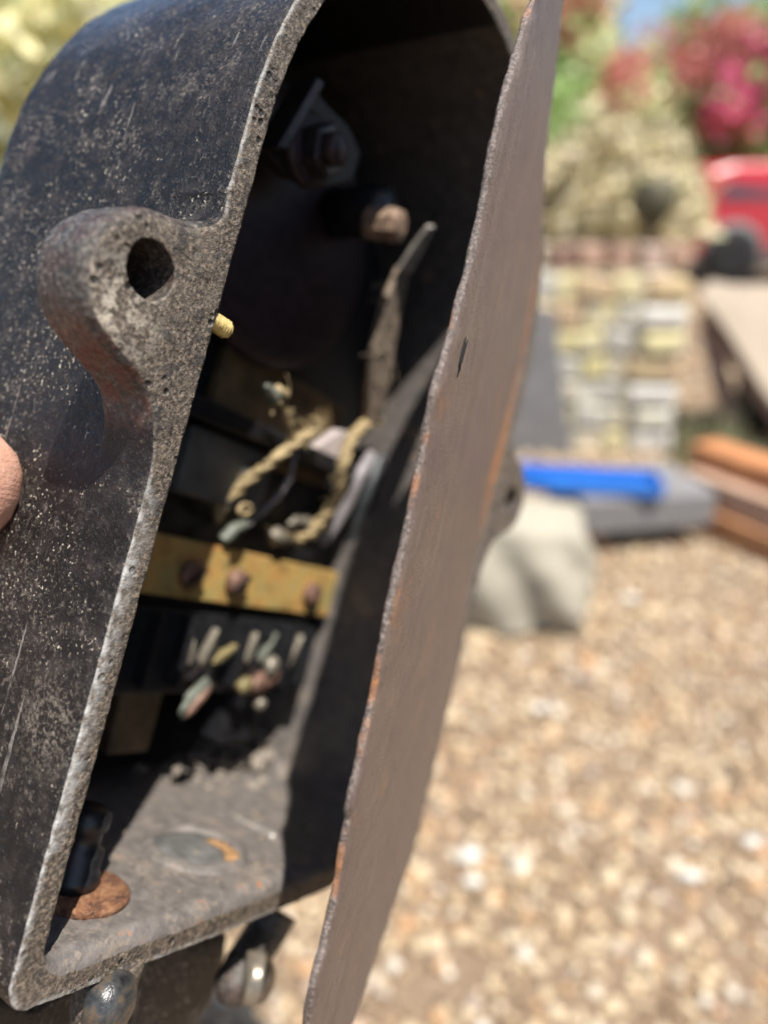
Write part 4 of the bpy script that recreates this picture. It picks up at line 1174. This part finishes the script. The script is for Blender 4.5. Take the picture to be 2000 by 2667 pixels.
L_GREEN = leafmat('green_leaf', (0.16, 0.27, 0.07, 1), (0.28, 0.42, 0.13, 1), (0.4, 0.52, 0.2, 1), (0.52, 0.58, 0.3, 1))
L_DARK = leafmat('dark_green_leaf', (0.09, 0.2, 0.05, 1), (0.17, 0.32, 0.08, 1), (0.26, 0.4, 0.13, 1))
L_MINT = leafmat('yellow_green_leaf', (0.32, 0.42, 0.16, 1), (0.58, 0.62, 0.32, 1), (0.75, 0.74, 0.42, 1), (0.82, 0.78, 0.5, 1))
B_PINK = leafmat('pink_blossom', (0.66, 0.08, 0.22, 1), (0.76, 0.17, 0.33, 1), (0.78, 0.32, 0.4, 1))
B_SALM = leafmat('salmon_blossom', (0.55, 0.18, 0.16, 1), (0.62, 0.26, 0.22, 1), (0.5, 0.2, 0.14, 1))
def leaves(n, c, r, size, clumps, seed, flat=0.0):
    rg = np.random.default_rng(seed)
    cc = rg.normal(size=(clumps, 3)); cc /= np.linalg.norm(cc, axis=1)[:, None]
    cc *= rg.uniform(0.35, 0.95, (clumps, 1))
    k = rg.integers(0, clumps, n)
    p = cc[k] + rg.normal(size=(n, 3)) * 0.17
    P = np.array(c) + p * np.array(r)
    a = rg.normal(size=(n, 3)); a /= np.linalg.norm(a, axis=1)[:, None]
    b = np.cross(a, rg.normal(size=(n, 3))); b /= np.linalg.norm(b, axis=1)[:, None]
    s_ = size * rg.uniform(0.6, 1.3, (n, 1))
    vs = np.stack([P - a * s_, P + b * s_ * .5, P + a * s_, P - b * s_ * .5], 1).reshape(-1, 3)
    vs[:, 2] = np.maximum(vs[:, 2], 0.02)
    fs = np.arange(n * 4).reshape(n, 4)
    return vs.tolist(), fs.tolist()
def shrub(px, py_top, py_bot, Y, halfw_px, mat, label, n=3500, size=0.05, blossoms=(), seed=1, name='shrub', depth=0.6):
    t_, b_ = V(px, py_top, Y), V(px, py_bot, Y)
    b_.z = max(b_.z, 0.1)
    hw = halfw_px / F * (Y / ray(px, 600).y) 
    c = ((t_.x + b_.x) / 2, Y, (t_.z + b_.z) / 2); r = (hw, depth, (t_.z - b_.z) / 2)
    o = empty(name, (c[0], Y, 0), label, 'shrub')
    loc = Vector((c[0], Y, 0))
    mb = MB()
    for k in range(5):
        an = k * 1.26 + seed; top = Vector((math.cos(an) * hw * 0.55, math.sin(an) * depth * 0.5, c[2] + r[2] * 0.3))
        mb.tube([(math.cos(an) * 0.03, math.sin(an) * 0.03, 0), top * 0.5 + Vector((0, 0, 0.05)), top], [0.03, 0.02, 0.006], 6)
    mb.build('stem', BARK, o)
    vs, fs = leaves(n, (0, 0, c[2]), r, size, 26, seed)
    mb = MB(); mb.v = vs; mb.f = fs; mb.sm = [False] * len(fs)
    tag(mb.build('foliage', mat, o), kind='stuff')
    for (bpx, bpy_, bw_, bh_, bm_, bn) in blossoms:
        q = V(bpx, bpy_, Y - depth * 0.8)
        vs, fs = leaves(bn, (q.x - c[0], q.y - Y, q.z), (bw_ / F * Y * 1.25, 0.35, bh_ / F * Y * 1.25), 0.03 + 0.003 * Y, 30, seed + int(bpx))
        mb = MB(); mb.v = vs; mb.f = fs; mb.sm = [False] * len(fs)
        tag(mb.build('blossoms', bm_, o), kind='stuff')
    return o
shrub(1585, 300, 760, 4.6, 210, L_DRY, 'dry beige shrub behind the stone pier, straw coloured all over', 5200, 0.05, seed=3)
shrub(1480, -160, 330, 6.6, 230, L_MINT, 'tall yellow green shrub behind the dry beige one, top out of frame', 5200, 0.07, [(1440, 60, 60, 50, B_SALM, 160), (1620, 190, 50, 50, B_SALM, 170), (1500, -10, 60, 40, B_SALM, 120)], seed=5, depth=0.9)
shrub(1400, 150, 560, 5.8, 150, L_GREEN, 'mid green shrub close behind the brown lid edge', 3200, 0.06, seed=8)
shrub(1840, -10, 560, 11.4, 215, L_GREEN, 'green shrub covered in bright pink blossom above the red car', 5200, 0.11, [(1930, 215, 95, 75, B_PINK, 560), (1985, 190, 60, 80, B_PINK, 220), (1800, 130, 110, 60, B_SALM, 330), (1760, 215, 70, 45, B_SALM, 190), (1900, 80, 40, 35, B_SALM, 160), (1880, 300, 60, 40, B_PINK, 300)], seed=11, depth=0.9)
shrub(1950, 330, 600, 12.5, 230, L_DARK, 'dark green hedge bush directly behind the red car', 3600, 0.10, seed=13, depth=0.8)
shrub(1690, 330, 700, 8.6, 95, L_DRY, 'olive and straw bush left of the red car', 2600, 0.07, seed=17)
shrub(60, -260, 560, 5.2, 520, L_PALE, 'large pale yellow shrub behind the iron box, upper left corner', 9000, 0.07, seed=21, depth=1.0)
shrub(-250, -100, 620, 6.8, 420, L_MINT, 'pale mint shrub at the far left behind the yellow one', 5200, 0.08, seed=23, depth=1.0)
shrub(800, -400, 560, 8.5, 620, L_MINT, 'broad pale shrub hidden behind the arch of the iron box', 9000, 0.1, seed=29, depth=1.2)
# dark pot by the dry shrub
p = V(1702, 525, 3.8)
pot = empty('plant_pot', (p.x, p.y, 0), 'dark olive round pot on a stand in front of the dry beige shrub', 'pot')
mb = MB(); mb.lathe((0, 0, p.z - 0.10), (0, 0, 1), [(0.05, 0), (0.09, 0.05), (0.105, 0.11), (0.095, 0.18), (0.08, 0.2), (0.07, 0.2), (0.06, 0.15)], 24); mb.build('bowl', plain('olive_glaze', (0.1, 0.09, 0.05, 1), 0.6, var=0.2, scale=10), pot)
mb = MB(); mb.lathe((0, 0, 0), (0, 0, 1), [(0.09, 0), (0.03, 0.03), (0.03, p.z - 0.12), (0.06, p.z - 0.10)], 16); mb.build('stand', BARK, pot)

# ------------------------------------------------------------------ red car
REDP = NM('red_car_paint'); REDP.color((0.42, 0.014, 0.022, 1)).rough(0.35); REDP.b.inputs['Coat Weight'].default_value = 0.6; REDP = REDP.m
GLASS = NM('car_glass'); GLASS.color((0.05, 0.06, 0.07, 1)).rough(0.05); GLASS = GLASS.m
TYRE = plain('tyre_rubber', (0.012, 0.012, 0.013, 1), 0.85, var=0.2, scale=20)
SILL = plain('grey_sill_plastic', (0.12, 0.11, 0.11, 1), 0.7, var=0.1, scale=10)
RIMM = plain('dark_wheel', (0.03, 0.03, 0.032, 1), 0.5, 0.2, var=0.2, scale=20)
wp = G(1885, 742)
car = empty('parked_car', (wp.x - 0.36, wp.y, 0), 'small red car parked on the gravel at the right edge', 'car')
prof = [(-0.42, 0.34), (-0.45, 0.62), (-0.43, 0.88), (-0.36, 0.98), (-0.06, 1.28), (0.2, 1.36), (1.3, 1.37), (2.0, 1.28), (2.55, 1.0), (3.35, 0.86), (3.42, 0.5), (3.3, 0.34)]
def carshape(y): return prof
body = MB()
ysec = [(0.0, 0.0), (0.06, 1.0), (0.8, 1.0), (1.5, 1.0), (1.56, 0.0)]
vs = []
for (y, k) in ((-0.02, 0.95), (0.04, 1.0), (0.78, 1.02), (1.52, 1.0), (1.58, 0.95)):
    for (x, z) in prof:
        zz = 0.34 + (z - 0.34) * (1.0 if z < 1.0 else k)
        yy = y + (0.10 * max(0, z - 0.95) / 0.5 if y < 0.5 else (-0.10 * max(0, z - 0.95) / 0.5 if y > 1 else 0))
        vs.append((1.46 + (x - 1.46) * k, yy - 0.1, zz))
n = len(prof); fs = []
for i in range(4):
    for k in range(n): fs.append((i * n + k, i * n + (k + 1) % n, (i + 1) * n + (k + 1) % n, (i + 1) * n + k))
fs += [tuple(range(n))[::-1], tuple(4 * n + k for k in range(n))]
body.add(vs, fs, False); body.build('body', REDP, car, bevel=0.04)
for wx in (0.33, 2.6):
    mb = MB(); mb.lathe((wx, -0.06, 0.345), (0, -1, 0), [(0.37, -0.02), (0.385, 0.05), (0.385, 0.062)], 28); mb.build('wheel_arch', SILL, car)
    mb = MB(); mb.lathe((wx, 0.08, 0.33), (0, -1, 0), [(0.2, 0), (0.31, 0.0), (0.33, 0.04), (0.33, 0.20), (0.31, 0.24), (0.2, 0.245)], 28); wh = mb.build('wheel', TYRE, car)
    mb = MB(); mb.lathe((wx, 0.08, 0.33), (0, -1, 0), [(0.2, 0.18), (0.19, 0.235), (0.06, 0.22), (0.04, 0.24)], 20); mb.build('wheel_rim', RIMM, wh)
mb = MB(); mb.box((1.465, -0.105, 0.36), (0.72, 0.03, 0.07)); mb.build('sill', SILL, car, bevel=0.01)
for poly_ in ([(0.1, 0.98), (0.26, 1.24), (1.0, 1.27), (1.0, 0.98)], [(1.06, 0.98), (1.06, 1.27), (1.85, 1.22), (2.3, 0.99)]):
    mb = MB(); mb.prism(poly_, -0.105, -0.02, lambda x, y, z: (x, z + 0.1 * max(0, y - 0.95) / 0.5, y)); mb.build('side_window', GLASS, car)
mb = MB(); mb.add([(-0.345, 0.05, 1.01), (-0.345, 1.32, 1.01), (-0.1, 1.26, 1.26), (-0.1, 0.10, 1.26)], [(0, 1, 2, 3)]); mb.v = [(x - 0.02, y, z + 0.012) for x, y, z in mb.v]; mb.build('rear_window', GLASS, car)
mb = MB(); mb.box((-0.43, 0.15, 0.78), (0.03, 0.14, 0.08)); mb.build('tail_light', plain('lamp_lens', (0.4, 0.02, 0.02, 1), 0.1, var=0.05), car, bevel=0.02)
mb = MB(); mb.box((-0.43, 0.68, 0.45), (0.06, 0.74, 0.10)); mb.build('bumper', SILL, car, bevel=0.03)

for o in list(bpy.data.objects):
    if o.type == 'MESH' and not o.data.polygons and not o.modifiers: bpy.data.objects.remove(o)
